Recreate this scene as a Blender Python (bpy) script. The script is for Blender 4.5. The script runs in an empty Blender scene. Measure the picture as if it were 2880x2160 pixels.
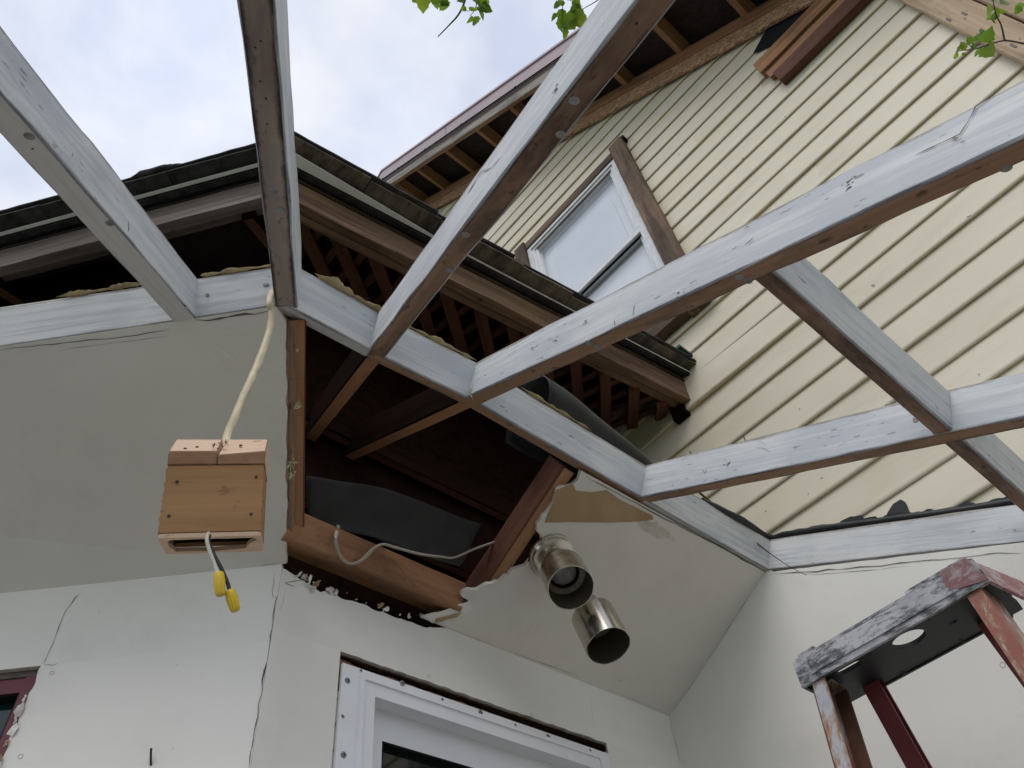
import bpy, bmesh, math, random
from mathutils import Vector, Matrix, noise
random.seed(7)
scene = bpy.context.scene
COL = scene.collection
R = math.radians
# ------------------------------------------------------------------ camera
EYE = Vector((0.0, 0.0, 1.6))
CAM = Matrix(((0.651773, 0.626528, 0.427382), (0.752030, -0.460931, -0.471162), (-0.098202, 0.628495, -0.771590)))
FPX = 2200.0
cd = bpy.data.cameras.new('camera'); cam = bpy.data.objects.new('camera', cd); COL.objects.link(cam)
cd.sensor_width = 36; cd.lens = 36*FPX/2880; cd.clip_start = 0.02; cd.clip_end = 3000
cam.matrix_world = Matrix.Translation(EYE) @ CAM.to_4x4()
scene.camera = cam
# ------------------------------------------------------------------ sky, sun, exposure
SUN_EL, SUN_AZ = R(52), R(-60)          # high thin cloud in front of the sun
w = bpy.data.worlds.new('World'); scene.world = w; w.use_nodes = True
nt = w.node_tree; nt.nodes.clear()
def N(t, **k):
    n = nt.nodes.new(t)
    for a, b in k.items(): setattr(n, a, b)
    return n
sky = N('ShaderNodeTexSky', sky_type='NISHITA', sun_disc=False)
sky.sun_elevation = SUN_EL; sky.sun_rotation = R(90) - SUN_AZ
tc = N('ShaderNodeTexCoord')
mp = N('ShaderNodeMapping'); mp.inputs['Scale'].default_value = (1, 1, 1.6); mp.inputs['Rotation'].default_value = (0.3, 0.2, 0.5)
n1 = N('ShaderNodeTexNoise'); n1.inputs['Scale'].default_value = 3.0; n1.inputs['Detail'].default_value = 7; n1.inputs['Roughness'].default_value = 0.55; n1.inputs['Distortion'].default_value = 0.4
rp = N('ShaderNodeValToRGB'); rp.color_ramp.elements[0].position = 0.28; rp.color_ramp.elements[0].color = (0.74,)*3+(1,); rp.color_ramp.elements[1].position = 0.62; rp.color_ramp.elements[1].color = (1,)*3+(1,)
n2 = N('ShaderNodeTexNoise'); n2.inputs['Scale'].default_value = 5.5; n2.inputs['Detail'].default_value = 6
cr = N('ShaderNodeValToRGB'); cr.color_ramp.elements[0].position = 0.38; cr.color_ramp.elements[0].color = (7.2, 7.8, 9.5, 1); cr.color_ramp.elements[1].position = 0.62; cr.color_ramp.elements[1].color = (9.2, 9.5, 10.2, 1)
mx = N('ShaderNodeMix', data_type='RGBA')
bg = N('ShaderNodeBackground'); bg.inputs['Strength'].default_value = 0.1
ow = N('ShaderNodeOutputWorld')
L = nt.links.new
L(tc.outputs['Generated'], mp.inputs['Vector']); L(mp.outputs['Vector'], n1.inputs['Vector']); L(mp.outputs['Vector'], n2.inputs['Vector'])
L(n1.outputs['Fac'], rp.inputs['Fac']); L(n2.outputs['Fac'], cr.inputs['Fac'])
L(rp.outputs['Color'], mx.inputs['Factor']); L(sky.outputs['Color'], mx.inputs['A']); L(cr.outputs['Color'], mx.inputs['B'])
L(mx.outputs['Result'], bg.inputs['Color']); L(bg.outputs['Background'], ow.inputs['Surface'])
sd = bpy.data.lights.new('sun', 'SUN'); sd.energy = 1.2; sd.angle = R(30); sd.color = (1, 0.96, 0.9)
sun = bpy.data.objects.new('sun', sd); COL.objects.link(sun)
sdir = Vector((math.cos(SUN_AZ)*math.cos(SUN_EL), math.sin(SUN_AZ)*math.cos(SUN_EL), math.sin(SUN_EL)))
sun.rotation_euler = sdir.to_track_quat('Z', 'Y').to_euler()
vs = scene.view_settings; vs.view_transform = 'Standard'; vs.look = 'None'; vs.gamma = 1; vs.exposure = 0.07; vs.use_curve_mapping = False
# ------------------------------------------------------------------ surveying: sight line of the photograph met with a real surface
def sight(u, v): return (CAM @ Vector((u-1440.0, 1080.0-v, -FPX))).normalized()
def meet(u, v, n, q):
    d = sight(u, v); n = Vector(n); return EYE + d*((Vector(q)-EYE).dot(n)/d.dot(n))
def onX(u, v, x): return meet(u, v, (1, 0, 0), (x, 0, 0))
def onY(u, v, y): return meet(u, v, (0, 1, 0), (0, y, 0))
def onZ(u, v, z): return meet(u, v, (0, 0, 1), (0, 0, z))
# ------------------------------------------------------------------ materials
MATS = {}
def newmat(name):
    m = bpy.data.materials.new(name); m.use_nodes = True; MATS[name] = m
    t = m.node_tree; b = t.nodes['Principled BSDF']; return m, t, b
def ramp(t, fac, stops):
    r = t.nodes.new('ShaderNodeValToRGB'); e = r.color_ramp.elements
    e[0].position, e[0].color = stops[0][0], tuple(stops[0][1])+(1,)
    e[1].position, e[1].color = stops[-1][0], tuple(stops[-1][1])+(1,)
    for p, c in stops[1:-1]:
        x = e.new(p); x.color = tuple(c)+(1,)
    t.links.new(fac, r.inputs['Fac']); return r.outputs['Color']
def tex(t, scale, detail=4, rough=0.55, stretch=(1, 1, 1), dist=0.0, offs=(0, 0, 0), coord='Object'):
    c = t.nodes.new('ShaderNodeTexCoord'); m = t.nodes.new('ShaderNodeMapping'); m.inputs['Scale'].default_value = stretch; m.inputs['Location'].default_value = offs
    n = t.nodes.new('ShaderNodeTexNoise'); n.inputs['Scale'].default_value = scale; n.inputs['Detail'].default_value = detail; n.inputs['Roughness'].default_value = rough; n.inputs['Distortion'].default_value = dist
    oi = t.nodes.new('ShaderNodeObjectInfo'); ad = t.nodes.new('ShaderNodeVectorMath'); ad.operation = 'ADD'
    mu = t.nodes.new('ShaderNodeVectorMath'); mu.operation = 'SCALE'; mu.inputs['Scale'].default_value = 7.0
    cb = t.nodes.new('ShaderNodeCombineXYZ')
    for i in range(3): t.links.new(oi.outputs['Random'], cb.inputs[i])
    t.links.new(cb.outputs[0], mu.inputs[0]); t.links.new(c.outputs[coord], ad.inputs[0]); t.links.new(mu.outputs[0], ad.inputs[1])
    t.links.new(ad.outputs[0], m.inputs['Vector']); t.links.new(m.outputs['Vector'], n.inputs['Vector']); return n.outputs['Fac']
def mix(t, fac, a, b, blend='MIX'):
    n = t.nodes.new('ShaderNodeMix'); n.data_type = 'RGBA'; n.blend_type = blend
    for s, v in (('Factor', fac), ('A', a), ('B', b)):
        if isinstance(v, (int, float)): n.inputs[s].default_value = v
        elif isinstance(v, tuple): n.inputs[s].default_value = v+(1,)
        else: t.links.new(v, n.inputs[s])
    return n.outputs['Result']
def bump(t, b, fac, strength=0.3, dist=0.002):
    n = t.nodes.new('ShaderNodeBump'); n.inputs['Strength'].default_value = strength; n.inputs['Distance'].default_value = dist
    t.links.new(fac, n.inputs['Height']); t.links.new(n.outputs['Normal'], b.inputs['Normal'])
def edge_mask(t, axis, a, b, wob, absolute):
    """mould line along the edge of a timber, broken up by noise"""
    c = t.nodes.new('ShaderNodeTexCoord'); s = t.nodes.new('ShaderNodeSeparateXYZ'); t.links.new(c.outputs['Object'], s.inputs[0])
    v = s.outputs[axis]
    if absolute:
        ab = t.nodes.new('ShaderNodeMath'); ab.operation = 'ABSOLUTE'; t.links.new(v, ab.inputs[0]); v = ab.outputs[0]
    nz = tex(t, 9, 6, 0.75, (0.7, 2, 2), 0.2, (6, 1, 8)); ma = t.nodes.new('ShaderNodeMath'); ma.operation = 'MULTIPLY_ADD'; t.links.new(nz, ma.inputs[0]); ma.inputs[1].default_value = wob*2.2; t.links.new(v, ma.inputs[2])
    mr = t.nodes.new('ShaderNodeMapRange'); mr.inputs['From Min'].default_value = a+wob*1.1; mr.inputs['From Max'].default_value = b+wob*1.1
    if not absolute: mr.inputs['To Min'].default_value = 0.85; mr.inputs['To Max'].default_value = 0.0
    else: mr.inputs['To Max'].default_value = 0.9
    t.links.new(ma.outputs[0], mr.inputs['Value']); return mr.outputs['Result']
def wood(name, dark, light, stain=None, rough=0.75, grain=26, amount=0.5, lo=0.52, hi=0.68, streak=0.05, edge=False, spec=0.25):
    m, t, b = newmat(name)
    g = tex(t, grain, 6, 0.65, (streak, 1, 1), 0.6)
    c = ramp(t, g, [(0.3, dark), (0.7, light)])
    if edge: c = mix(t, edge_mask(t, 1, 0.0135, 0.0195, 0.012, True), c, (0.02, 0.018, 0.02))
    if stain:
        s = tex(t, 3.2, 7, 0.68, (0.55, 1.6, 1.6), 0.3, (3, 1, 2))
        s2 = tex(t, 60, 3, 0.6, (0.5, 1, 1), 0, (9, 4, 2))
        k = ramp(t, s, [(lo, (0,)*3), (hi, (amount,)*3)])
        k2 = ramp(t, s2, [(0.62, (0,)*3), (0.70, (amount*0.8,)*3)])
        c = mix(t, k, c, stain); c = mix(t, k2, c, stain)
    t.links.new(c, b.inputs['Base Color']); b.inputs['Roughness'].default_value = rough; b.inputs['Specular IOR Level'].default_value = spec
    bump(t, b, g, 0.35, 0.0015); return m
def painted(name, base, under, chips, grain=62, amount=0.75, chipamt=0.0, edge=True):
    m, t, b = newmat(name)
    g = tex(t, grain, 7, 0.7, (0.045, 1, 1), 0.8)
    big = tex(t, 5, 4, 0.6, (0.5, 1.3, 1.3), 0.5, (5, 2, 1))
    a = t.nodes.new('ShaderNodeMath'); a.operation = 'MULTIPLY_ADD'; t.links.new(big, a.inputs[0]); a.inputs[1].default_value = 0.75; t.links.new(g, a.inputs[2])
    k = ramp(t, a.outputs[0], [(0.78, (0,)*3), (0.98, (amount,)*3)])
    c = mix(t, k, base, under)
    fl = tex(t, 130, 3, 0.5, (0.2, 1, 1), 0, (1, 7, 3))
    a2 = t.nodes.new('ShaderNodeMath'); a2.operation = 'MULTIPLY_ADD'; t.links.new(big, a2.inputs[0]); a2.inputs[1].default_value = 0.5; t.links.new(fl, a2.inputs[2])
    k2 = ramp(t, a2.outputs[0], [(0.985-chipamt, (0,)*3), (1.02-chipamt, (0.6,)*3)])
    c = mix(t, k2, c, chips)
    if edge:
        c = mix(t, edge_mask(t, 2, 0.0, 0.0065, 0.006, False), c, (0.10, 0.095, 0.10))
        c = mix(t, edge_mask(t, 2, 0.091, 0.097, 0.012, True), c, (0.30, 0.255, 0.21))
    t.links.new(c, b.inputs['Base Color']); b.inputs['Roughness'].default_value = 0.55; b.inputs['Specular IOR Level'].default_value = 0.3
    bump(t, b, a.outputs[0], 0.6, 0.0014); return m
def plain(name, col, rough=0.6, metal=0.0, var=0.12, scale=6, bumps=0.0, bscale=80, spec=0.4):
    m, t, b = newmat(name)
    n = tex(t, scale, 6, 0.6)
    lo = tuple(x*(1-var) for x in col); hi = tuple(min(1, x*(1+var)) for x in col)
    t.links.new(ramp(t, n, [(0.3, lo), (0.7, hi)]), b.inputs['Base Color'])
    b.inputs['Roughness'].default_value = rough; b.inputs['Metallic'].default_value = metal; b.inputs['Specular IOR Level'].default_value = 0.12 if rough > 0.78 else spec
    if bumps: bump(t, b, tex(t, bscale, 4), bumps, 0.001)
    return m
WHITE = painted('white_painted_wood', (0.72, 0.73, 0.725), (0.50, 0.535, 0.58), (0.16, 0.155, 0.16))
WHITE2 = painted('white_painted_wood_worn', (0.69, 0.70, 0.69), (0.44, 0.47, 0.51), (0.10, 0.09, 0.09), chipamt=0.04)
GREYP = painted('grey_painted_wood', (0.60, 0.59, 0.57), (0.46, 0.45, 0.43), (0.2, 0.19, 0.17), amount=0.5, edge=False)
RAW = wood('bare_brown_lumber', (0.25, 0.145, 0.085), (0.41, 0.26, 0.165), (0.03, 0.022, 0.02), amount=0.75, lo=0.5, hi=0.66, edge=True)
RAWB = wood('dusty_brown_lumber', (0.22, 0.18, 0.165), (0.37, 0.30, 0.26), (0.05, 0.035, 0.03), amount=0.7, lo=0.5, hi=0.66, edge=True)
RAWD = wood('bare_dark_stained_lumber', (0.20, 0.12, 0.08), (0.38, 0.24, 0.165), (0.03, 0.024, 0.022), amount=0.85, lo=0.44, hi=0.6, edge=True)
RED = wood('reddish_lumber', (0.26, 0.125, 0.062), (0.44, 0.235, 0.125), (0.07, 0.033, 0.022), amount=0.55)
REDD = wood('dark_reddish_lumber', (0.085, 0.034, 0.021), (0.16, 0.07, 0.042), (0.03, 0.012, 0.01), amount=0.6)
OLD = wood('weathered_dark_board', (0.07, 0.040, 0.026), (0.29, 0.175, 0.105), (0.02, 0.016, 0.016), amount=0.6, grain=34)
OLDG = wood('weathered_grey_board', (0.07, 0.055, 0.05), (0.22, 0.18, 0.155), (0.03, 0.026, 0.026), amount=0.55, grain=34)
DARKW = wood('gloom_dark_board', (0.005, 0.0025, 0.0016), (0.018, 0.0075, 0.0045), None, spec=0.03)  # dark-stained board, its colour darkened further for the gloom of the hatch
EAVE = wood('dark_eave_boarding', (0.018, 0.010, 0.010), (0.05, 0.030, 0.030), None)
GREYF = wood('sun_bleached_board', (0.13, 0.115, 0.105), (0.42, 0.38, 0.33), (0.06, 0.05, 0.05), amount=0.7, grain=40)
PALE = wood('weathered_pale_board', (0.34, 0.23, 0.14), (0.60, 0.46, 0.31), (0.12, 0.10, 0.09), amount=0.8, lo=0.5, hi=0.7)
TRIM = wood('weathered_window_trim', (0.065, 0.038, 0.025), (0.26, 0.165, 0.105), (0.03, 0.025, 0.024), amount=0.75, lo=0.45, hi=0.65)
CEDAR = wood('orange_brown_timber', (0.26, 0.125, 0.055), (0.46, 0.245, 0.12), (0.06, 0.03, 0.02), amount=0.6)
BOXW = wood('clear_pine_panel', (0.30, 0.155, 0.065), (0.43, 0.25, 0.12), (0.17, 0.085, 0.04), amount=0.6, grain=14)
BOXE = wood('pine_end_grain', (0.22, 0.12, 0.065), (0.36, 0.21, 0.12), (0.2, 0.1, 0.06), amount=0.5, grain=40, streak=0.3)
BOXT = wood('fresh_sawn_pine', (0.60, 0.41, 0.28), (0.74, 0.55, 0.40), (0.35, 0.17, 0.09), amount=0.7, lo=0.56)
BLACK = plain('black_felt_and_shade', (0.012, 0.013, 0.015), 0.8, var=0.3)
TAR = plain('tar_paper', (0.052, 0.052, 0.052), 0.95, var=0.2, scale=9, bumps=0.2, bscale=60)
RUBBER = plain('black_rubber', (0.016, 0.018, 0.019), 0.42, var=0.35, scale=14, bumps=0.15)
SHINGLE = plain('dark_shingle', (0.05, 0.048, 0.05), 0.85, var=0.5, scale=22, bumps=0.7, bscale=160)
SHEDGE = wood('shingle_edge', (0.05, 0.042, 0.036), (0.22, 0.175, 0.13), (0.03, 0.03, 0.035), amount=0.8, grain=18, streak=0.4)
METALW = plain('white_metal_drip', (0.72, 0.75, 0.72), 0.4, var=0.06)
MAUVE = plain('mauve_metal', (0.40, 0.30, 0.32), 0.45, var=0.06, scale=3)
GREEN = plain('green_flashing', (0.012, 0.045, 0.028), 0.5)
VINYLW = plain('white_vinyl', (0.80, 0.81, 0.83), 0.35, var=0.03)
ALU = plain('white_aluminium', (0.72, 0.73, 0.74), 0.4, var=0.12, scale=25)
STEEL = plain('galvanised_nail', (0.26, 0.27, 0.265), 0.6, metal=0.3, var=0.3, scale=60)
IRON = plain('dark_nail', (0.05, 0.05, 0.055), 0.5, metal=0.6)
CREAMW = plain('cream_cable_sheath', (0.55, 0.47, 0.31), 0.5, var=0.2, scale=24)
GREYW = plain('pale_cable_sheath', (0.42, 0.38, 0.31), 0.5, var=0.15)
WIREW = plain('white_wire', (0.50, 0.48, 0.40), 0.45)
WIREB = plain('black_wire', (0.012, 0.012, 0.013), 0.4)
YELLOW = plain('yellow_plastic', (0.66, 0.46, 0.02), 0.4, var=0.1)
FOAM = plain('yellowed_foam', (0.47, 0.38, 0.22), 0.85, var=0.35, scale=22, bumps=0.8, bscale=60)
GLASSF = plain('fibreglass_tuft', (0.66, 0.66, 0.40), 0.9, var=0.15, scale=40)
PAPER = plain('brown_paper_face', (0.42, 0.29, 0.165), 0.8, var=0.14, scale=9, bumps=0.3, bscale=40)
GYPS = plain('torn_gypsum', (0.62, 0.58, 0.52), 0.9, var=0.2, scale=30, bumps=0.6)
BURG = plain('burgundy_paint', (0.15, 0.035, 0.05), 0.5, var=0.15)
CRACK = plain('crack_shadow', (0.12, 0.11, 0.095), 0.9, var=0.3, scale=30)
BARK = plain('twig_bark', (0.10, 0.085, 0.065), 0.8, var=0.3, scale=40)
SHADE = plain('roller_blind', (0.86, 0.87, 0.89), 0.7, var=0.03)
CONC = plain('floor_boards', (0.30, 0.295, 0.285), 0.8, var=0.2, scale=3)
GRASS = plain('grass_ground', (0.07, 0.10, 0.035), 0.9, var=0.4, scale=0.8)
def m_drywall(name, col, smudge=0.10):
    m, t, b = newmat(name)
    n = tex(t, 1.6, 5, 0.6); c = ramp(t, n, [(0.3, tuple(x*(1-smudge) for x in col)), (0.72, col)])
    s = tex(t, 4.5, 6, 0.75, offs=(4, 4, 1)); k = ramp(t, s, [(0.52, (0,)*3), (0.78, (0.42,)*3)])
    c = mix(t, k, c, tuple(x*0.72 for x in col))
    s3 = tex(t, 38, 2, 0.5, offs=(2, 8, 1)); k3 = ramp(t, s3, [(0.775, (0,)*3), (0.79, (0.5,)*3)])
    c = mix(t, k3, c, (0.3, 0.28, 0.25))
    t.links.new(c, b.inputs['Base Color']); b.inputs['Roughness'].default_value = 0.7; b.inputs['Specular IOR Level'].default_value = 0.25
    bump(t, b, tex(t, 45, 5, 0.7), 0.12, 0.001); return m
WALL = m_drywall('off_white_drywall', (0.85, 0.835, 0.775))
CEIL = m_drywall('off_white_ceiling_board', (0.81, 0.785, 0.715), 0.16)
def m_siding():
    m, t, b = newmat('cream_vinyl_siding')
    n = tex(t, 1.1, 4, 0.6); c = ramp(t, n, [(0.3, (0.66, 0.595, 0.455)), (0.7, (0.74, 0.68, 0.54))])
    d = tex(t, 7, 6, 0.7, (0.25, 1, 1), offs=(3, 1, 4)); k = ramp(t, d, [(0.50, (0,)*3), (0.78, (0.55,)*3)])
    c = mix(t, k, c, (0.52, 0.46, 0.32))
    s3 = tex(t, 30, 2, 0.5, (0.8, 1, 1), offs=(2, 8, 1)); c = mix(t, ramp(t, s3, [(0.765, (0,)*3), (0.78, (0.8,)*3)]), c, (0.10, 0.09, 0.06))
    t.links.new(c, b.inputs['Base Color']); b.inputs['Roughness'].default_value = 0.5; b.inputs['Specular IOR Level'].default_value = 0.3
    bump(t, b, tex(t, 24, 4, 0.6, (0.12, 1, 1)), 0.2, 0.0015); return m
SIDING = m_siding()
SIDUN = plain('siding_grime_shadow_lip', (0.74, 0.61, 0.37), 0.7, var=0.25, scale=5)  # tan lip: grime and the lap's shadow line both put into the colour
def m_osb():
    m, t, b = newmat('osb_strand_board')
    c = t.nodes.new('ShaderNodeTexCoord'); mp = t.nodes.new('ShaderNodeMapping'); mp.inputs['Scale'].default_value = (14, 30, 45); mp.inputs['Rotation'].default_value = (0, 0.5, 0)
    v = t.nodes.new('ShaderNodeTexVoronoi'); v.inputs['Randomness'].default_value = 1
    t.links.new(c.outputs['Object'], mp.inputs['Vector']); t.links.new(mp.outputs['Vector'], v.inputs['Vector'])
    sp = t.nodes.new('ShaderNodeSeparateColor'); t.links.new(v.outputs['Color'], sp.inputs[0])
    t.links.new(ramp(t, sp.outputs[0], [(0.0, (0.20, 0.10, 0.05)), (0.55, (0.40, 0.22, 0.115)), (1, (0.62, 0.42, 0.25))]), b.inputs['Base Color'])
    b.inputs['Roughness'].default_value = 0.8; bump(t, b, v.outputs['Distance'], 0.6, 0.003); return m
OSB = m_osb()
def m_scuffed(name, paint, bare, mid, thr=0.5, sc=9):
    m, t, b = newmat(name)
    n = tex(t, sc, 9, 0.78, (0.42, 1, 1), 0.5); f = tex(t, sc*5, 5, 0.7, (0.35, 1, 1), offs=(2, 2, 2))
    a = t.nodes.new('ShaderNodeMath'); a.operation = 'MULTIPLY_ADD'; t.links.new(f, a.inputs[0]); a.inputs[1].default_value = 0.45; t.links.new(n, a.inputs[2])
    c = ramp(t, a.outputs[0], [(thr+0.17, paint), (thr+0.225, mid), (thr+0.30, bare)])
    g2 = tex(t, 5, 6, 0.7, offs=(7, 3, 5)); c = mix(t, ramp(t, g2, [(0.45, (0,)*3), (0.75, (0.55,)*3)]), c, tuple(x*0.45 for x in mid))
    t.links.new(c, b.inputs['Base Color']); b.inputs['Roughness'].default_value = 0.5
    bump(t, b, a.outputs[0], 0.25, 0.001); return m
LADCAP = m_scuffed('scuffed_ladder_cap', (0.085, 0.09, 0.095), (0.54, 0.55, 0.58), (0.27, 0.27, 0.28), 0.46, 26)
LADRED = m_scuffed('scuffed_red_ladder_end', (0.30, 0.12, 0.12), (0.46, 0.40, 0.42), (0.38, 0.24, 0.24), 0.53, 30)
LADRAIL = m_scuffed('flaking_orange_rail', (0.33, 0.115, 0.085), (0.50, 0.51, 0.55), (0.40, 0.26, 0.16), 0.50, 17)
LADIN = plain('grubby_rail_web', (0.13, 0.06, 0.035), 0.55, var=0.5, scale=10)
LADDK = plain('dark_red_rail', (0.17, 0.028, 0.03), 0.5, var=0.25)
LADBLK = plain('black_ladder_plastic', (0.006, 0.007, 0.008), 0.5, var=0.3)
def m_metal():
    m, t, b = newmat('tarnished_nickel'); n = tex(t, 12, 5, 0.6)
    t.links.new(ramp(t, n, [(0.3, (0.50, 0.475, 0.40)), (0.7, (0.63, 0.60, 0.53))]), b.inputs['Base Color'])
    t.links.new(ramp(t, n, [(0.3, (0.18,)*3), (0.75, (0.36,)*3)]), b.inputs['Roughness']); b.inputs['Metallic'].default_value = 1; return m
NICKEL = m_metal()
NICKIN = plain('dull_shade_interior', (0.22, 0.20, 0.145), 0.4, metal=0.7, var=0.2)
def m_glass(name, col, rough=0.03, spec=0.5):
    m, t, b = newmat(name); b.inputs['Base Color'].default_value = col+(1,); b.inputs['Roughness'].default_value = rough; b.inputs['Specular IOR Level'].default_value = spec; return m
GLASS = m_glass('dark_window_glass', (0.012, 0.015, 0.016))
GLASSG = m_glass('green_tinted_glass', (0.01, 0.028, 0.026))
BULB = plain('frosted_bulb_lens', (0.50, 0.48, 0.47), 0.15, var=0.3, scale=50)
def m_pane():
    m, t, b = newmat('clear_pane'); tr = t.nodes.new('ShaderNodeBsdfTransparent'); tr.inputs['Color'].default_value = (0.93, 0.95, 0.97, 1)
    gl = t.nodes.new('ShaderNodeBsdfGlossy'); gl.inputs['Roughness'].default_value = 0.01; lw = t.nodes.new('ShaderNodeLayerWeight'); pw = t.nodes.new('ShaderNodeMath'); pw.operation = 'POWER'; t.links.new(lw.outputs['Facing'], pw.inputs[0]); pw.inputs[1].default_value = 3.0; fr_ = t.nodes.new('ShaderNodeMath'); fr_.operation = 'MULTIPLY_ADD'; t.links.new(pw.outputs[0], fr_.inputs[0]); fr_.inputs[1].default_value = 0.85; fr_.inputs[2].default_value = 0.07
    ms = t.nodes.new('ShaderNodeMixShader'); t.links.new(fr_.outputs[0], ms.inputs[0]); t.links.new(tr.outputs[0], ms.inputs[1]); t.links.new(gl.outputs[0], ms.inputs[2])
    t.links.new(ms.outputs[0], t.nodes['Material Output'].inputs['Surface']); t.nodes.remove(b); return m
PANE = m_pane()
def m_leaf():
    m, t, b = newmat('spring_leaf'); oi = t.nodes.new('ShaderNodeObjectInfo')
    c = ramp(t, oi.outputs['Random'], [(0, (0.075, 0.135, 0.022)), (0.6, (0.12, 0.19, 0.03)), (1, (0.20, 0.25, 0.04))])
    t.links.new(c, b.inputs['Base Color']); b.inputs['Roughness'].default_value = 0.45
    tr = t.nodes.new('ShaderNodeBsdfTranslucent'); t.links.new(mix(t, 1.0, c, (1.7, 1.9, 0.9), 'MULTIPLY'), tr.inputs['Color'])
    ms = t.nodes.new('ShaderNodeMixShader'); ms.inputs[0].default_value = 0.45
    t.links.new(b.outputs[0], ms.inputs[1]); t.links.new(tr.outputs[0], ms.inputs[2])
    t.links.new(ms.outputs[0], t.nodes['Material Output'].inputs['Surface']); return m
LEAF = m_leaf()
# ------------------------------------------------------------------ builders
def thing(name, label, cat, loc=(0, 0, 0), group=None):
    o = bpy.data.objects.new(name, None); COL.objects.link(o); o.empty_display_size = 0.1; o.location = loc
    o['label'] = label; o['category'] = cat
    if group: o['group'] = group
    return o
def adopt(o, parent):
    if parent is None: return
    o.parent = parent
    p = parent; inv = Matrix.Identity(4); chain = []
    while p is not None: chain.append(p); p = p.parent
    wm = Matrix.Identity(4)
    for q in reversed(chain): wm = wm @ q.matrix_parent_inverse @ q.matrix_basis
    o.matrix_parent_inverse = wm.inverted()
def obj(name, verts, faces, mats, parent=None, idx=None, smooth=False, mat4=None, autos=None):
    me = bpy.data.meshes.new(name); me.from_pydata([tuple(v) for v in verts], [], faces)
    if not isinstance(mats, (list, tuple)): mats = [mats]
    for m in mats: me.materials.append(m)
    if idx:
        for p, i in zip(me.polygons, idx): p.material_index = i
    if smooth:
        for p in me.polygons: p.use_smooth = True
    me.update()
    o = bpy.data.objects.new(name, me); COL.objects.link(o)
    if mat4 is not None: o.matrix_basis = mat4
    adopt(o, parent)
    if autos is not None:
        bm = bmesh.new(); bm.from_mesh(me)
        for e in bm.edges: e.smooth = not (len(e.link_faces) == 2 and e.calc_face_angle(0) > autos)
        for f in bm.faces: f.smooth = True
        bm.to_mesh(me); bm.free()
    return o
def fixn(o):
    bm = bmesh.new(); bm.from_mesh(o.data); bmesh.ops.recalc_face_normals(bm, faces=bm.faces); bm.to_mesh(o.data); bm.free(); return o
def frame(p0, p1, up):
    x = (Vector(p1)-Vector(p0)); Lx = x.length; x.normalize(); up = Vector(up); z = (up - x*up.dot(x)).normalized(); y = z.cross(x)
    m = Matrix((x, y, z)).transposed().to_4x4(); m.translation = Vector(p0); return m, Lx
def lumber(name, p0, p1, w, d, up, mats, parent, idx=(0, 1, 1, 1), jit=0.0012, seg=None, ends=1, bev=0.004):
    """a length of timber: the axis p0-p1 is the centre of its lower face; idx = materials of bottom, sides, top"""
    m, Lx = frame(p0, p1, up); n = seg or max(2, int(Lx/0.06)); n = min(n, 40)
    b = min(bev, w*0.25, d*0.25); prof = [(-w/2+b, 0), (w/2-b, 0), (w/2, b), (w/2, d-b), (w/2-b, d), (-w/2+b, d), (-w/2, d-b), (-w/2, b)]
    pm = [idx[0], idx[1], idx[1], idx[3], idx[3], idx[2], idx[2], idx[2]]
    vs, fs, fi = [], [], []; k = random.random()*50
    for i in range(n+1):
        x = Lx*i/n
        for j, (a, c) in enumerate(prof):
            q = noise.noise_vector(Vector((x*7+k, j*3.1+k, k)))*jit + noise.noise_vector(Vector((x*30+k, j*5.3, k)))*jit*0.5
            vs.append((x, a+q.y, c+q.z))
    for i in range(n):
        for j in range(8):
            a = i*8+j; c = i*8+(j+1) % 8; fs.append((a, a+8, c+8, c)); fi.append(pm[j])
    fs.append(tuple(range(8))); fi.append(ends); fs.append(tuple(reversed(range(n*8, n*8+8)))); fi.append(ends)
    fs = [tuple(reversed(f)) for f in fs]
    return fixn(obj(name, vs, fs, mats, parent, fi, mat4=m))
def plate(name, pts, off, mats, parent=None, idx=None):
    n = len(pts); off = Vector(off); pts = [Vector(p) for p in pts]
    vs = pts+[p+off for p in pts]
    fs = [tuple(range(n)), tuple(reversed(range(n, 2*n)))]+[(i, n+i, n+(i+1) % n, (i+1) % n) for i in range(n)]
    mi = [0, 0]+[1 if isinstance(mats, (list, tuple)) and len(mats) > 1 else 0]*n
    o = obj(name, vs, fs, mats, parent, mi); bm = bmesh.new(); bm.from_mesh(o.data)
    bmesh.ops.triangulate(bm, faces=[f for f in bm.faces if len(f.verts) > 4]); bmesh.ops.recalc_face_normals(bm, faces=bm.faces); bm.to_mesh(o.data); bm.free(); return o
def box(name, lo, hi, mats, parent=None, bev=0.0, mat4=None):
    bm = bmesh.new(); bmesh.ops.create_cube(bm, size=1.0)
    lo, hi = Vector(lo), Vector(hi); s = hi-lo; c = (hi+lo)/2
    for v in bm.verts: v.co = Vector((v.co.x*s.x, v.co.y*s.y, v.co.z*s.z))+c
    if bev: bmesh.ops.bevel(bm, geom=list(bm.edges), offset=bev, segments=2, profile=0.5, affect='EDGES')
    me = bpy.data.meshes.new(name); bm.to_mesh(me); bm.free()
    for m in (mats if isinstance(mats, (list, tuple)) else [mats]): me.materials.append(m)
    o = bpy.data.objects.new(name, me); COL.objects.link(o)
    if mat4 is not None: o.matrix_basis = mat4
    adopt(o, parent); return o
def smooth_path(pts, n=6):
    P = [Vector(p) for p in pts]; P = [P[0]*2-P[1]]+P+[P[-1]*2-P[-2]]; out = []
    for i in range(1, len(P)-2):
        for k in range(n):
            t = k/n; a, b, c, d = P[i-1:i+3]
            out.append(0.5*((2*b)+(c-a)*t+(2*a-5*b+4*c-d)*t*t+(3*b-a-3*c+d)*t**3))
    out.append(P[-2]); return out
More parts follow.
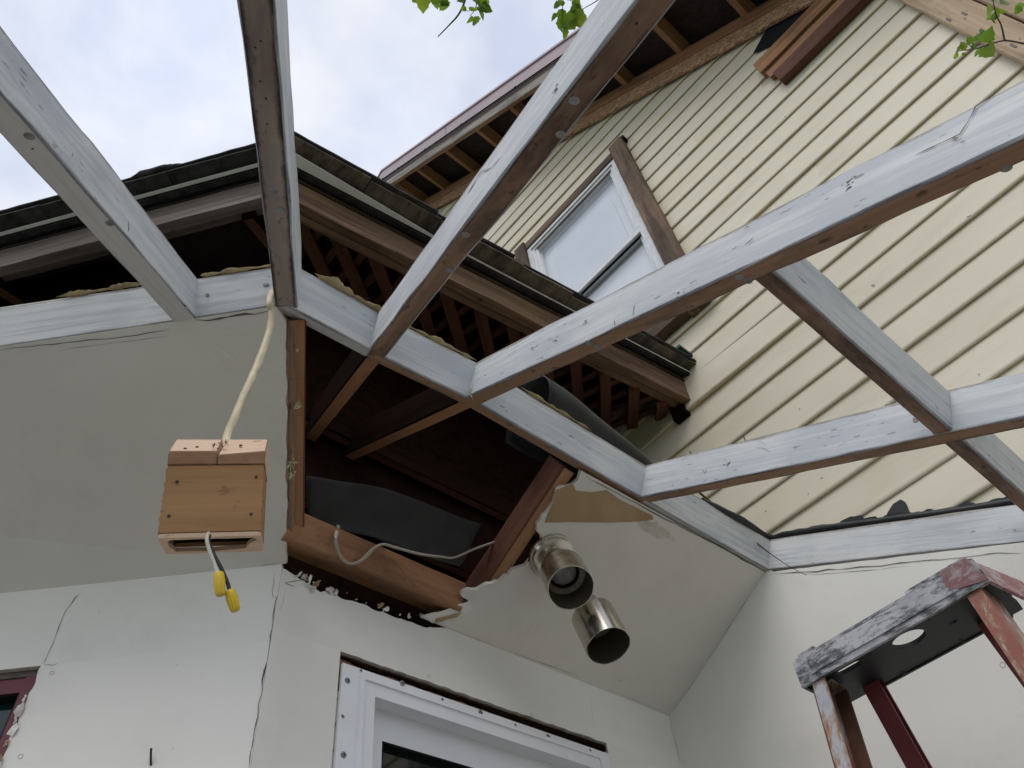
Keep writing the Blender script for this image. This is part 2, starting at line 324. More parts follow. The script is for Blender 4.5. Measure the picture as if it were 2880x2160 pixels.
def tube(name, pts, r, mat, parent=None, sides=10, flat=1.0, path=True, rad=None, wob=0.0, upv=(0.3, 0.2, 1)):
    P = smooth_path(pts) if path else [Vector(p) for p in pts]; vs, fs = [], []; n = len(P)
    for i, p in enumerate(P):
        t = (P[min(i+1, n-1)]-P[max(i-1, 0)]).normalized(); u = Vector(upv); u = (u-t*u.dot(t)).normalized(); v = t.cross(u)
        rr = r*(rad(i/(n-1)) if rad else 1)
        for j in range(sides):
            a = 2*math.pi*j/sides; q = 1+(noise.noise(p*40+Vector((j*0.7, 0, 0)))*wob if wob else 0)
            vs.append(p+(u*math.cos(a)*flat+v*math.sin(a))*rr*q)
    for i in range(n-1):
        for j in range(sides):
            a = i*sides+j; b = i*sides+(j+1) % sides; fs.append((a, b, b+sides, a+sides))
    fs.append(tuple(reversed(range(sides)))); fs.append(tuple(range((n-1)*sides, n*sides)))
    return fixn(obj(name, vs, fs, mat, parent, smooth=True, autos=1.0))
def lathe(name, prof, org, axis, mat, parent=None, n=32, close=False):
    """profile of (radius, distance along axis)"""
    ax = Vector(axis).normalized(); u = ax.orthogonal().normalized(); v = ax.cross(u); org = Vector(org); vs, fs = [], []
    for r, h in prof:
        for j in range(n):
            a = 2*math.pi*j/n; vs.append(org+ax*h+(u*math.cos(a)+v*math.sin(a))*r)
    for i in range(len(prof)-1):
        for j in range(n):
            a = i*n+j; b = i*n+(j+1) % n; fs.append((a, b, b+n, a+n))
    if close: fs.append(tuple(range(n))[::-1]); fs.append(tuple(range((len(prof)-1)*n, len(prof)*n)))
    return fixn(obj(name, vs, fs, mat, parent, autos=0.6))
def ribbon(name, pts, width, nrm, mat, parent, wob=0.4, sub=5, ends=True):
    """thin crack lying on a surface"""
    nrm = Vector(nrm).normalized(); P = []
    for a, b in zip(pts[:-1], pts[1:]):
        for k in range(sub): P.append(Vector(a).lerp(Vector(b), k/sub))
    P.append(Vector(pts[-1])); vs, fs = [], []; n = len(P)
    for i, p in enumerate(P):
        t = (P[min(i+1, n-1)]-P[max(i-1, 0)]).normalized(); s = t.cross(nrm).normalized()
        ww = width*(0.35+abs(noise.noise(p*23))*1.6)*(min(1, i/3+0.15, (n-1-i)/3+0.15) if ends else 1)
        q = s*noise.noise(p*31+Vector((3, 1, 4)))*width*wob*4
        vs += [p+q-s*ww/2+nrm*0.0012, p+q+s*ww/2+nrm*0.0012]
    for i in range(n-1): fs.append((2*i, 2*i+1, 2*i+3, 2*i+2))
    return obj(name, vs, fs, mat, parent)
def jag(pts, step, amp, only=None):
    out = []; n = len(pts); pts = [Vector(p) for p in pts]; nm = Vector()
    for i in range(n): nm += pts[i].cross(pts[(i+1) % n])
    if n < 3 or nm.length < 1e-9: nm = Vector((0.41, 0.3, 0.86))
    nm.normalize()
    for i in range(n):
        a, b = pts[i], pts[(i+1) % n]; out.append(a)
        if only is None or i in only:
            k = max(1, int((b-a).length/step)); s = (b-a).normalized().cross(nm).normalized()
            for j in range(1, k):
                p = a.lerp(b, j/k); out.append(p+s*noise.noise(p*37+Vector((i, 0, 0)))*amp*2+(b-a).normalized()*random.uniform(-.2, .2)*step)
    return out
# ------------------------------------------------------------------ ground and floor
o = obj('ground', [(-400, -400, -.35), (400, -400, -.35), (400, 400, -.35), (-400, 400, -.35)], [(0, 1, 2, 3)], GRASS); o['kind'] = 'structure'
o = plate('porch_floor', [(-1.36, .64, 0), (-3.2, -1.33, 0), (-1.0, -3.4, 0), (1.0, -2.9, 0), (2.2, -1.2, 0), (2.2, 1.98, 0), (-1.36, 1.98, 0)], (0, 0, -.3), CONC); o['kind'] = 'structure'
vs, fs = [], []
for (x0, y0), (x1, y1), h in (((1.2, 1.99), (1.2, -.78), 1.93), ((1.2, -.78), (-1.0, -2.85), 1.93), ((-1.0, -2.85), (-3.25, -1.38), 2.5)):
    k = len(vs); d = Vector((y1-y0, x0-x1, 0)).normalized()*-.1; vs += [Vector((x0, y0, 0)), Vector((x1, y1, 0)), Vector((x1, y1, h)), Vector((x0, y0, h))]; vs += [v+d for v in vs[k:k+4]]
    fs += [tuple(k+i for i in f) for f in ((0, 1, 2, 3), (7, 6, 5, 4), (0, 4, 5, 1), (1, 5, 6, 2), (2, 6, 7, 3), (3, 7, 4, 0))]
o = obj('porch_outer_wall', vs, fs, WALL); o['kind'] = 'structure'  # unseen porch walls behind the viewer, added solid to darken the interior
# ------------------------------------------------------------------ porch roof frame: stripped rafters and the blocks between them
EL = R(26.6)
def out_dir(az): return Vector((math.cos(R(az))*math.cos(EL), math.sin(R(az))*math.cos(EL), -math.sin(EL)))
def out_up(az): return Vector((math.cos(R(az))*math.sin(EL), math.sin(R(az))*math.sin(EL), math.cos(EL)))
FRAME = thing('porch_roof_frame', 'stripped porch roof frame of white painted rafters with bare brown undersides', 'roof frame', (-.88, .8, 3.0))
KB, KC, KD, KE, KF = Vector((-.896, .336, 3)), Vector((-.888, .5585, 3)), Vector((-.868, .8155, 3)), Vector((-.866, 1.416, 3)), Vector((-.861, 1.985, 3))
KA = Vector((-1.051, .1925, 3)); LD = (KA-KB).normalized(); KL = KA+LD*1.35
RAF = {}
def rafter(key, far, az, w, back, fwd, bot, side, d=.1, label=None):
    dr = out_dir(az); o = lumber('rafter', far-dr*back, far+dr*fwd, w, d, out_up(az), [bot, side], FRAME, jit=.0030, seg=40, bev=.003)
    if label: o['label'] = label
    RAF[key] = (far, dr, out_up(az), w); return o
rafter('A', KA, -46.6, .047, .04, 2.6, GREYP, WHITE2, label='rafter with grey painted underside')
rafter('B', KB, -30.3, .046, .06, 2.9, RAWB, WHITE2)
rafter('C', KC, -13.8, .040, .02, 2.4, RAWD, WHITE)
rafter('D', KD, -.6, .039, .02, 2.3, RAW, WHITE)
for k_, az_ in ((KC, -13.8), (KD, -.6)):
    lumber('inner_rafter', k_-out_dir(az_)*.025, k_-out_dir(az_)*.70, .039, .098, out_up(az_), [RED, DARKW], FRAME)  # sides near-black: shade of the hatch put into their colour
rafter('E', KE, 1.9, .039, .05, 2.3, RAW, WHITE)
rafter('F', KF, 1.2, .040, .05, 2.3, GREYP, WHITE2)
def block(a, b, az, side=WHITE, bot=RAW, h=.1):
    dr = out_dir(az); a, b = Vector(a)-dr*.0195, Vector(b)-dr*.0195
    return lumber('block', a, b, .038, h, out_up(az), [bot, side], FRAME, jit=.0014)
block(KB-LD*.005, KA, -46.6, WHITE2, GREYP, .1)
block(KA, KL, -46.6, WHITE2, GREYP, .1)
block(KB, KC, -5, WHITE, GREYP); block(KC, KD, -2, WHITE, RAW); block(KD, KE, 0, WHITE, RAW); block(KE, KF, 0, WHITE2, GREYP)
# cross blocks nearer the viewer, between the last three rafters
for y0, y1 in ((.805, 1.42), (1.435, 1.99)):
    z = 3.0-.5*(-.150+.866); d = out_dir(0); p = Vector((-.150, y0, z+.004)); q = Vector((-.150, y1, z+.004))
    lumber('cross_block', p-d*.019, q-d*.019, .038, .092, out_up(0), [RAWD, WHITE2], FRAME, jit=.0014)
# framing seen through the torn ceiling
P2Q = Vector((-.88, 0, 3.0)); P2D = Vector((-1.353+.88, 0, 2.766-3.0)).normalized(); P2N = Vector((0, 1, 0)).cross(P2D).normalized()
if P2N.z > 0: P2N = -P2N
def onP2(u, v, lift=0.0): return meet(u, v, P2N, P2Q-P2N*lift)
KW = Vector((-1.357, .634, 2.766))
P1N = (KA-KB).cross(KW-KB).normalized()
if P1N.z > 0: P1N = -P1N
def onP1(u, v, lift=0.0): return meet(u, v, P1N, KB-P1N*lift)
a, b = onP2(838, 900, .016), onP2(833, 1528, .016)
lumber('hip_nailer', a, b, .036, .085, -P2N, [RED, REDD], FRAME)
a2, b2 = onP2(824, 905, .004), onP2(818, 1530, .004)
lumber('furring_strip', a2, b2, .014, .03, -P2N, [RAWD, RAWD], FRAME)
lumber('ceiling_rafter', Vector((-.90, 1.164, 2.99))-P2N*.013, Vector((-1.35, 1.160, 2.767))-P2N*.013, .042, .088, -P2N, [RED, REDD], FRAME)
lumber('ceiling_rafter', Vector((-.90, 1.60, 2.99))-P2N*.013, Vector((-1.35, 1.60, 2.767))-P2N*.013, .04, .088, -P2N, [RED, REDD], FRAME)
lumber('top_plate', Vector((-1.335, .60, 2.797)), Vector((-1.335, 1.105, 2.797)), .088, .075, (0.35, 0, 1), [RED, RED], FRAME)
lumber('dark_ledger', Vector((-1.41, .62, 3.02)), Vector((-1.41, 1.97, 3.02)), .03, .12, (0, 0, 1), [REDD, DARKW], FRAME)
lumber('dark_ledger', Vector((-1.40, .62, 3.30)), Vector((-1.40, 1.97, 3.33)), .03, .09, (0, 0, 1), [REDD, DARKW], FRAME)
# nail heads with tin caps on the undersides
def on_raf(key, u, v):
    far, dr, up, w = RAF[key]; return meet(u, v, up, far), up
for key, pts in (('A', [(83, 383), (310, 628), (612, 0)][:2]), ('B', [(768, 538), (790, 592)]), ('C', [(1615, 283), (1577, 378), (1309, 660), (1266, 760)]),
                 ('D', [(1656, 964), (1680, 974), (2079, 778), (2104, 790), (2829, 472)])):
    for u, v in pts:
        p, up = on_raf(key, u, v)
        lathe('cap_nail', [(0.0002, .0026), (.003, .0026), (.0035, .0016), (.0062, .0014), (.0076, .0004), (.0076, -.001)], p, -up, STEEL, FRAME, 16, True)
for key, pts in (('A', [(92, 418), (520, 860)]), ('B', [(718, 133), (733, 115), (732, 228), (748, 277), (752, 348)]), ('D', [(2800, 447), (1330, 1125)]), ('C', [(1790, 67)])):
    for u, v in pts:
        p, up = on_raf(key, u, v); lathe('nail_hole', [(.0002, .0008), (.0018, .0006), (.002, -.001)], p, -up, IRON, FRAME, 8, True)
def e_top(x):
    far, dr, up, w = RAF['E']; s = (x-far.x)/dr.x; return far+dr*s+up*.1
for x in (-.735, -.585, -.27):
    p = e_top(x)+Vector((0, random.uniform(-.012, .012), 0)); tube('nail', [p-Vector((0, 0, .01)), p+Vector((random.uniform(-.003, .003), 0, .022))], .0016, IRON, FRAME, 6, path=False)
# nail heads on the white faces
far, dr, up, w = RAF['E']; q = far+Vector((0, -w/2, 0))
for u, v in ((2575, 1181),):
    p = meet(u, v, (0, 1, 0), q); lathe('nail_head', [(.0002, .0015), (.006, .0012), (.0065, -.001)], p, (0, -1, 0), WHITE, FRAME, 12, True)
for u, v in ((583, 829), (752, 801), (745, 801)):
    n = out_dir(-46.6); p = meet(u, v, n, KB); lathe('nail_head', [(.0002, .002), (.0035, .0015), (.004, -.001)], p, n, STEEL, FRAME, 10, True)
# splits, gouges and dark knots in the painted faces
def face_point(key, u, v):
    far, dr, up, w = RAF[key]; n = dr.cross(up).normalized()
    if n.dot(EYE-far) < 0: n = -n
    return meet(u, v, n, far+n*(w/2)), n
for key, wd, pts in (('D', .0022, [(2575, 437), (2655, 398), (2700, 378), (2722, 345), (2735, 322), (2745, 300), (2768, 285), (2792, 262), (2802, 250)]), ('D', .003, [(2095, 690), (2110, 680), (2122, 668)]), ('D', .002, [(2096, 648), (2101, 640), (2108, 639)]),
                     ('D', .002, [(1780, 890), (1784, 870), (1786, 858)]), ('D', .002, [(1730, 920), (1728, 900)]), ('C', .0045, [(1316, 545), (1338, 510), (1352, 490), (1362, 478)]), ('C', .002, [(1355, 488), (1385, 470), (1412, 440)]), ('C', .0018, [(1395, 505), (1402, 480)]),
                     ('E', .0016, [(2125, 1258), (2150, 1262), (2168, 1272)]), ('E', .0016, [(2130, 1238), (2158, 1254)]), ('E', .0022, [(1975, 1318), (1985, 1330), (1986, 1318)]), ('D', .0016, [(2380, 520), (2392, 508), (2400, 498)]), ('D', .0016, [(2378, 540), (2388, 530)]),
                     ('B', .002, [(838, 140), (836, 160)]), ('A', .002, [(200, 442), (203, 430)]), ('A', .003, [(358, 620), (362, 640), (358, 660)])):
    q = [face_point(key, u, v) for u, v in pts]; ribbon('split', [p for p, n in q], wd, q[0][1], IRON, FRAME, .3)
for key, u, v, r in (('D', 2390, 520, .008), ('D', 1905, 830, .009), ('D', 1560, 960, .006), ('C', 1560, 260, .005), ('E', 2050, 1300, .006), ('D', 2690, 395, .004), ('D', 1650, 905, .004), ('D', 1500, 980, .003)):
    p, n = face_point(key, u, v); rk = random.Random(int(u)); far, dr, up, w = RAF[key]
    for i in range(9):
        c = p+dr*rk.gauss(0, r*1.4)+up*rk.gauss(0, r*.8); s_ = rk.uniform(.0008, .0022)
        ribbon('paint_chip', [c-dr*s_*1.8, c+up*s_*.3, c+dr*s_*1.8], s_*1.6, n, rk.choice([IRON, OLD, GREYP]), FRAME, .2, 3)
# yellowed sealing foam left along the tops of the blocks
def foam(pts, r, flat, mat=FOAM):
    P = smooth_path(pts, 9); vs, fs = [], []; n = len(P); S = 9
    for i, p in enumerate(P):
        t = (P[min(i+1, n-1)]-P[max(i-1, 0)]).normalized(); u = Vector((0, 0, 1)); v = t.cross(u).normalized(); e = min(1, i/2, (n-1-i)/2)*.9+.1
        for j in range(S):
            a = 2*math.pi*j/S; k = r*e*(.25+1.9*abs(noise.noise(p*24)))*(1+.9*noise.noise(p*75+Vector((j, 0, j*.3))))
            vs.append(p+(u*math.sin(a)*flat*.7+v*math.cos(a)*1.8)*k)
    for i in range(n-1):
        for j in range(S): fs.append((i*S+j, i*S+(j+1) % S, (i+1)*S+(j+1) % S, (i+1)*S+j))
    return fixn(obj('foam_seal', vs, fs, mat, FRAME, smooth=True))
T = out_up(-46.6)*.103; T2 = out_up(0)*.103
foam([KA-LD*.03+T, KA-LD*.08+T, KB+LD*.03+T, KB+T+Vector((0, 0, .005))], .0038, .6)
foam([KA+LD*.28+T, KA+LD*.20+T, KA+LD*.13+T+Vector((0, 0, .004)), KA+LD*.07+T, KA+LD*.03+T], .0036, .6)
foam([KB+T2+Vector((0, .03, .004)), KB.lerp(KC, .4)+T2, KB.lerp(KC, .75)+T2, KC+T2-Vector((0, .02, 0))], .0055, .8)
foam([KC+T2+Vector((0, .03, .002)), KC.lerp(KD, .4)+T2, KD+T2-Vector((0, .02, 0))], .0042, .8)
foam([KD+T2+Vector((0, .12, .002)), KD.lerp(KE, .4)+T2, KD.lerp(KE, .62)+T2], .003, .7)
dD = RAF['D'][1]; uD = RAF['D'][2]
foam([KD+dD*.03+uD*.101, KD+dD*.2+uD*.101, KD+dD*.38+uD*.101, KD+dD*.55+uD*.101], .003, .6, GYPS)
dC = RAF['C'][1]; uC = RAF['C'][2]
foam([KC+dC*.005+uC*.101, KC+dC*.05+uC*.103, KC+dC*.11+uC*.101], .008, .8, GYPS)
# tufts of fibreglass caught on the framing
def tuft(c, r, seed):
    rnd = random.Random(seed); vs, fs = [], []
    for i in range(26):
        d = Vector((rnd.gauss(0, 1), rnd.gauss(0, 1), rnd.gauss(0, 1.4))).normalized()*r*rnd.uniform(.4, 1.2); s = d.cross(Vector((rnd.random(), rnd.random(), .3))).normalized()*r*.12
        k = len(vs); b = Vector(c)+Vector((rnd.gauss(0, .3), rnd.gauss(0, .3), rnd.gauss(0, .6)))*r*.6
        vs += [b-s, b+s, b+d*.6+s*.8, b+d, b+d*.6-s*.8]; fs.append(tuple(range(k, k+5)))
    return obj('insulation_tuft', vs, fs, GLASSF, FRAME)
tuft(onP2(838, 1140, -.003), .013, 1); tuft(onP2(820, 1300, -.003), .016, 2); tuft(onP2(818, 1335, -.003), .013, 5); tuft(KD+Vector((.015, -.02, .005)), .012, 3); tuft(onP2(835, 985, -.003), .006, 4)
# ------------------------------------------------------------------ plaster walls of the porch
X2, Y3, ZW = -1.353, 1.968, 2.766
W2 = thing('plaster_wall', 'off-white plaster wall holding the new white window', 'wall', (X2, 1.3, 0))
WY0, WY1, WZ0, WZ1 = .800, 1.645, 1.45, 2.598
off = (-.012, 0, 0)
top = [(X2, KW.y, WZ1), (X2, KW.y, 2.752), (X2, .69, 2.742), (X2, .735, 2.728), (X2, .76, 2.742), (X2, .79, 2.733), (X2, .84, 2.739), (X2, .90, 2.738), (X2, .97, 2.741), (X2, 1.03, 2.742), (X2, 1.06, 2.752), (X2, 1.10, ZW), (X2, Y3, ZW), (X2, Y3, WZ1+.004)]
top = jag(top, .008, .0025, only=[1, 2, 3, 4, 5, 6, 7, 8, 9])
btm = jag([(X2, Y3, WZ1+.004), (X2, WY1, WZ1+.004), (X2, WY0, WZ1)], .012, .0018, only=[1])
plate('drywall', top+btm[1:], off, [WALL, GYPS], W2)
plate('drywall', [(X2, KW.y, 0), (X2, WY0, 0), (X2, WY0, WZ1), (X2, KW.y, WZ1)], off, [WALL, GYPS], W2)
plate('drywall', [(X2, WY1, 0), (X2, Y3, 0), (X2, Y3, WZ1+.004), (X2, WY1, WZ1+.004)], off, [WALL, GYPS], W2)
plate('drywall', [(X2, WY0, 0), (X2, WY1, 0), (X2, WY1, WZ0), (X2, WY0, WZ0)], off, [WALL, GYPS], W2)
lumber('header', Vector((X2-.035, WY0-.05, WZ1-.06)), Vector((X2-.035, WY1+.1, WZ1-.06)), .04, .10, (0, 0, 1), [RED, RED], W2)
plate('jagged_gypsum_edge', jag([(X2-.006, WY0, 2.590), (X2-.006, WY1, 2.596), (X2-.006, WY1, 2.583), (X2-.006, 1.45, 2.578), (X2-.006, 1.2, 2.586), (X2-.006, .9, 2.584)], .006, .003, only=[2, 3, 4, 5]), (-.008, 0, 0), DARKW, W2)
# white vinyl window set in that wall
def frame_ring(name, x0, x1, y0, y1, z0, z1, t, mat, parent, tb=None):
    """rectangular ring in a plane of constant X, with mitred corners"""
    tb = tb or t; o = [(y0, z0), (y1, z0), (y1, z1), (y0, z1)]; i = [(y0+t, z0+tb), (y1-t, z0+tb), (y1-t, z1-tb), (y0+t, z1-tb)]
    vs = [(x0, *p) for p in o]+[(x0, *p) for p in i]+[(x1, *p) for p in o]+[(x1, *p) for p in i]; fs = []
    for k in range(4):
        m = (k+1) % 4; fs += [(k, m, 4+m, 4+k), (8+k, 12+k, 12+m, 8+m), (k, 8+k, 8+m, m), (4+k, 4+m, 12+m, 12+k)]
    return fixn(obj(name, vs, fs, mat, parent))
yl, yr, zt = .806, 1.640, 2.570
win = frame_ring('window', X2+.004, X2-.004, yl, yr, 1.46, zt, .045, VINYLW, W2); win['label'] = 'new white vinyl window with screwed flange'
frame_ring('frame', X2+.013, X2-.06, yl+.046, yr-.046, 1.50, zt-.026, .034, VINYLW, win)
frame_ring('bead', X2+.017, X2-.01, yl+.042, yr-.042, 1.496, zt-.020, .010, VINYLW, win)
frame_ring('sash', X2-.030, X2-.065, yl+.079, yr-.079, 1.53, zt-.058, .052, VINYLW, win, .068)
frame_ring('gasket', X2-.0305, X2-.05, yl+.130, yr-.130, 1.60, zt-.125, .005, BLACK, win)
plate('pane', [(X2-.048, yl+.13, 1.58), (X2-.048, yr-.13, 1.58), (X2-.048, yr-.13, zt-.12), (X2-.048, yl+.13, zt-.12)], (-.006, 0, 0), GLASS, win)
for u, v in ((977, 1914), (966, 2123), (1131, 1922), (1351, 2004), (1541, 2072)):
    p = onX(u, v, X2+.004); lathe('screw', [(.0003, .0022), (.003, .0028), (.0065, .0014), (.007, -.001)], p, (1, 0, 0), STEEL, win, 14, True)
    box('screw_slot', p+Vector((.0026, -.0035, -.0008)), p+Vector((.0032, .0035, .0008)), IRON, win); box('screw_slot', p+Vector((.0026, -.0008, -.0035)), p+Vector((.0032, .0008, .0035)), IRON, win)
for u, v in ((1015, 1886), (964, 2015), (1244, 1967), (1450, 2040), (1660, 2110)):
    p = onX(u, v, X2+.004); box('fixing_slot', p+Vector((.0002, -.004, -.001)), p+Vector((.0008, .004, .001)), IRON, win); box('fixing_slot', p+Vector((.0003, -.001, -.004)), p+Vector((.0009, .001, .004)), IRON, win)
# left wall
D1 = Vector((-.684, -.729, 0)).normalized(); N1 = Vector((.729, -.684, 0)).normalized()
def onW1(u, v, lift=0.0): return meet(u, v, N1, KW+N1*lift)
UP0 = Vector((0, 0, 1))
W1 = thing('plaster_wall', 'cracked off-white plaster wall with the burgundy window frame at its edge', 'wall', (KW.x-.5, KW.y-.5, 0))
c = onW1(116, 1872); s0 = (c-KW).dot(D1); s1 = s0+.95; zt1 = c.z
def w1(s, z, lift=0.0): return Vector((KW.x, KW.y, 0))+D1*s+Vector((0, 0, z))+N1*lift
o1 = -N1*.012
ej = jag([w1(0, 0), w1(s0, 0), w1(s0, 1.5), w1(s0+.004, 2.3), w1(s0, zt1), w1(0, zt1)], .012, .003, only=[2, 3])
plate('drywall', ej, o1, [WALL, GYPS], W1)
plate('drywall', [w1(0, zt1), w1(s0, zt1), w1(s1, zt1+.004), w1(s1, ZW), w1(0, ZW)], o1, [WALL, GYPS], W1)
plate('drywall', [w1(s1, 0), w1(2.7, 0), w1(2.7, ZW), w1(s1, ZW)], o1, [WALL, GYPS], W1)
plate('drywall', [w1(s0, 0), w1(s1, 0), w1(s1, 1.2), w1(s0, 1.2)], o1, [WALL, GYPS], W1)
for k in range(7):
    z = 2.50-.024*k+random.uniform(-.008, .008); p = w1(s0+.004, z, .002); r = random.uniform(.006, .013)
    ring = [p+D1*math.cos(i*.57)*r*random.uniform(.3, 1)+UP0*math.sin(i*.57)*r*random.uniform(.5, 1.6)+N1*random.uniform(0, .006) for i in range(11)]
    obj('torn_paper', ring+[p+N1*.004], [(i, (i+1) % 11, 11) for i in range(11)], random.choice([GYPS, PAPER, WALL]), W1)
def w1box(name, sa, sb, za, zb, la, lb, mat, parent):
    vs = [w1(s, z, l) for l in (la, lb) for s, z in ((sa, za), (sb, za), (sb, zb), (sa, zb))]
    return fixn(obj(name, vs, [(0, 1, 2, 3), (4, 7, 6, 5), (0, 4, 5, 1), (1, 5, 6, 2), (2, 6, 7, 3), (3, 7, 4, 0)], mat, parent))
bw = w1box('window', s0-.006, s0+.030, 1.2, zt1-.012, -.013, -.05, BURG, W1); bw['label'] = 'old burgundy window frame with green-black pane'
w1box('head_strip', s0-.006, s1, zt1-.0135, zt1+.02, -.0125, -.05, OLDG, bw)
w1box('head_frame', s0+.031, s1, zt1-.046, zt1-.014, -.016, -.05, BURG, bw)
w1box('pane', s0+.03, s1, 1.2, zt1-.045, -.045, -.05, GLASSG, bw)
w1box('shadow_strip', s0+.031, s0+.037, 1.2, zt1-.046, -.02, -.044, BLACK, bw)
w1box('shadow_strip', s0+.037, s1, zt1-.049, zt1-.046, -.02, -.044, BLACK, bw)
def crack(wall, fn, pts, width, n, mat=CRACK): ribbon('crack', [fn(u, v) for u, v in pts], width*.6, n, mat, wall)
crack(W1, onW1, [(228, 1670), (210, 1682), (185, 1720), (162, 1772), (150, 1810), (133, 1850), (122, 1868)], .0028, N1)
crack(W1, onW1, [(118, 1868), (150, 1872), (166, 1866)], .0018, N1)
crack(W1, onW1, [(770, 1608), (772, 1640), (766, 1660), (768, 1680), (778, 1680)], .002, N1)
crack(W1, onW1, [(783, 1673), (776, 1690), (770, 1735), (762, 1790), (756, 1848), (752, 1862), (742, 1885), (738, 1930), (728, 1990), (716, 2060), (706, 2120), (698, 2160)], .0042, N1)
for u, v in ((146, 1893), (58, 2127)):
    p = onW1(u, v); tube('nail_pop', [p+N1*.0005+D1.cross(N1)*.0045*math.cos(a)+D1*.0045*math.sin(a) for a in [i*.6 for i in range(11)]], .0006, GYPS, W1, 5, path=False)
p = onW1(424, 2152); tube('nail', [p, p+N1*.012+Vector((0, 0, .016)), p+N1*.016+Vector((0, 0, .024))], .0022, IRON, W1, 6, path=False)
crack(W2, lambda u, v: onX(u, v, X2), [(800, 1668), (796, 1695), (785, 1720)], .0016, (1, 0, 0))
crack(W2, lambda u, v: onX(u, v, X2), [(873, 1630), (800, 1640), (830, 1650)], .0030, (1, 0, 0))
crack(W2, lambda u, v: onX(u, v, X2), [(1884, 2025), (1890, 2060), (1900, 2090), (1908, 2130), (1916, 2160)], .0022, (1, 0, 0))
crack(W2, lambda u, v: onX(u, v, X2), [(1660, 1960), (1664, 2000), (1670, 2050)], .001, (1, 0, 0))
for u, v in ((1206, 1902), (1495, 2009)):
    p = onX(u, v, X2); tube('nail_pop', [p+Vector((.0005, .0045*math.sin(a), .0045*math.cos(a))) for a in [i*.6 for i in range(11)]], .0006, GYPS, W2, 5, path=False)
# crumpled torn paper at the wall top under the hole
rp_ = random.Random(5)
spots = [(868, 1640, .017), (880, 1655, .014), (858, 1622, .012), (890, 1640, .012), (842, 1616, .010), (930, 1658, .014), (945, 1668, .010), (1072, 1702, .010), (1085, 1712, .012), (1150, 1732, .012)]
spots += [(830+29*i+rp_.uniform(-5, 5), 1618+10.8*i+rp_.uniform(-5, 4), rp_.uniform(.002, .005)) for i in range(12)]
for k, (u, v, r) in enumerate(spots):
    c = onX(u, v, X2+.004); n_ = 11; ax = Vector((rp_.uniform(.3, 1), rp_.gauss(0, .5), rp_.gauss(0, .5))).normalized(); e1_ = ax.orthogonal().normalized(); e2_ = ax.cross(e1_)
    ring = [c+(e1_*math.cos(i*6.283/n_)*rp_.uniform(.5, 1.2)+e2_*math.sin(i*6.283/n_)*rp_.uniform(.25, .8)+ax*rp_.uniform(-.25, .3))*r for i in range(n_)]
    obj('torn_paper', ring+[c+ax*r*.2], [(i, (i+1) % n_, n_) for i in range(n_)], [WALL, GYPS, GYPS, PAPER][k % 4], W2)
# right wall under the last rafter
W3 = thing('plaster_wall', 'off-white plaster wall behind the stepladder below the cream siding', 'wall', (0, Y3, 0))
def ztop3(x): return 3.0-.505*(x+.861) if x > -.861 else ZW+(x-X2)*(3.0-ZW)/(-.861-X2)
plate('drywall', [(X2, Y3, 0), (1.3, Y3, 0), (1.3, Y3, ztop3(1.3)-.004)]+[Vector((x, Y3, ztop3(x)-.004-.004*abs(noise.noise(Vector((x*30, 0, 0)))))) for x in [1.2-.05*i for i in range(42)]]+[(-.862, Y3, 3.018), (X2, Y3, ZW+.02)], (0, .012, 0), [WALL, GYPS], W3)
o3 = lambda u, v: onY(u, v, Y3)
n3 = (0, -1, 0)
crack(W3, o3, [(2175, 1615), (2330, 1604), (2480, 1590), (2620, 1576), (2760, 1562), (2880, 1552)], .0045, n3)
crack(W3, o3, [(2230, 1612), (2300, 1616), (2420, 1606), (2560, 1592)], .002, n3)
crack(W3, o3, [(1893, 2003), (1960, 1905), (2030, 1800), (2090, 1705), (2130, 1640)], .002, n3)
for u, v in ((2820, 1869),):
    p = o3(u, v); tube('nail_pop', [p+Vector((.006*math.sin(a), -.0005, .006*math.cos(a))) for a in [i*.6 for i in range(11)]], .0008, GYPS, W3, 5, path=False)
# ------------------------------------------------------------------ sloped ceiling boards left in place
CL = thing('sloped_ceiling', 'grey-white sloped ceiling board left of the torn hole', 'ceiling', tuple(KW))
lw0 = KW.copy(); lw1 = KW+D1*2.6; e0 = KB-out_dir(-46.6)*.0; e1 = KL
pa = [onP1(803, 905)+Vector((0, 0, 0)), onP1(806, 1585), KW+D1*.01, lw1, e1+LD*.6]
edge = jag([pa[1], pa[0]], .01, .0028, only=[0])
plate('ceiling_board', [pa[0], KB+LD*.02, KA, e1+LD*.6, lw1, KW+D1*.01]+edge[:-1], -P1N*.012, [CEIL, GYPS], CL)
crack(CL, onP1, [(0, 985), (150, 968), (320, 950), (480, 928)], .004, P1N); crack(CL, onP1, [(170, 985), (330, 962), (470, 945)], .0018, P1N); crack(CL, onP1, [(545, 900), (640, 893), (770, 872)], .006, P1N)
crack(CL, onP1, [(0, 1668), (120, 1650), (280, 1632), (390, 1622), (560, 1608), (700, 1596), (792, 1583)], .0022, P1N)
CR = thing('sloped_ceiling', 'torn sloped ceiling board carrying the spotlights beside the hole', 'ceiling', (-1.1, 1.5, 2.8))
tear = [(1632, 1330), (1618, 1356), (1568, 1374), (1564, 1392), (1553, 1418), (1535, 1443), (1518, 1466), (1509, 1492), (1520, 1505), (1522, 1520), (1500, 1560), (1481, 1588), (1446, 1601), (1429, 1618), (1394, 1635), (1351, 1653), (1320, 1657), (1296, 1674), (1307, 1683), (1322, 1692), (1325, 1709), (1272, 1739), (1220, 1750), (1186, 1731)]
tp = [onP2(u, v) for u, v in tear]
body = jag(tp, .006, .0042, only=range(len(tp)-1))
body = body[:body.index(tp[-1])+1]
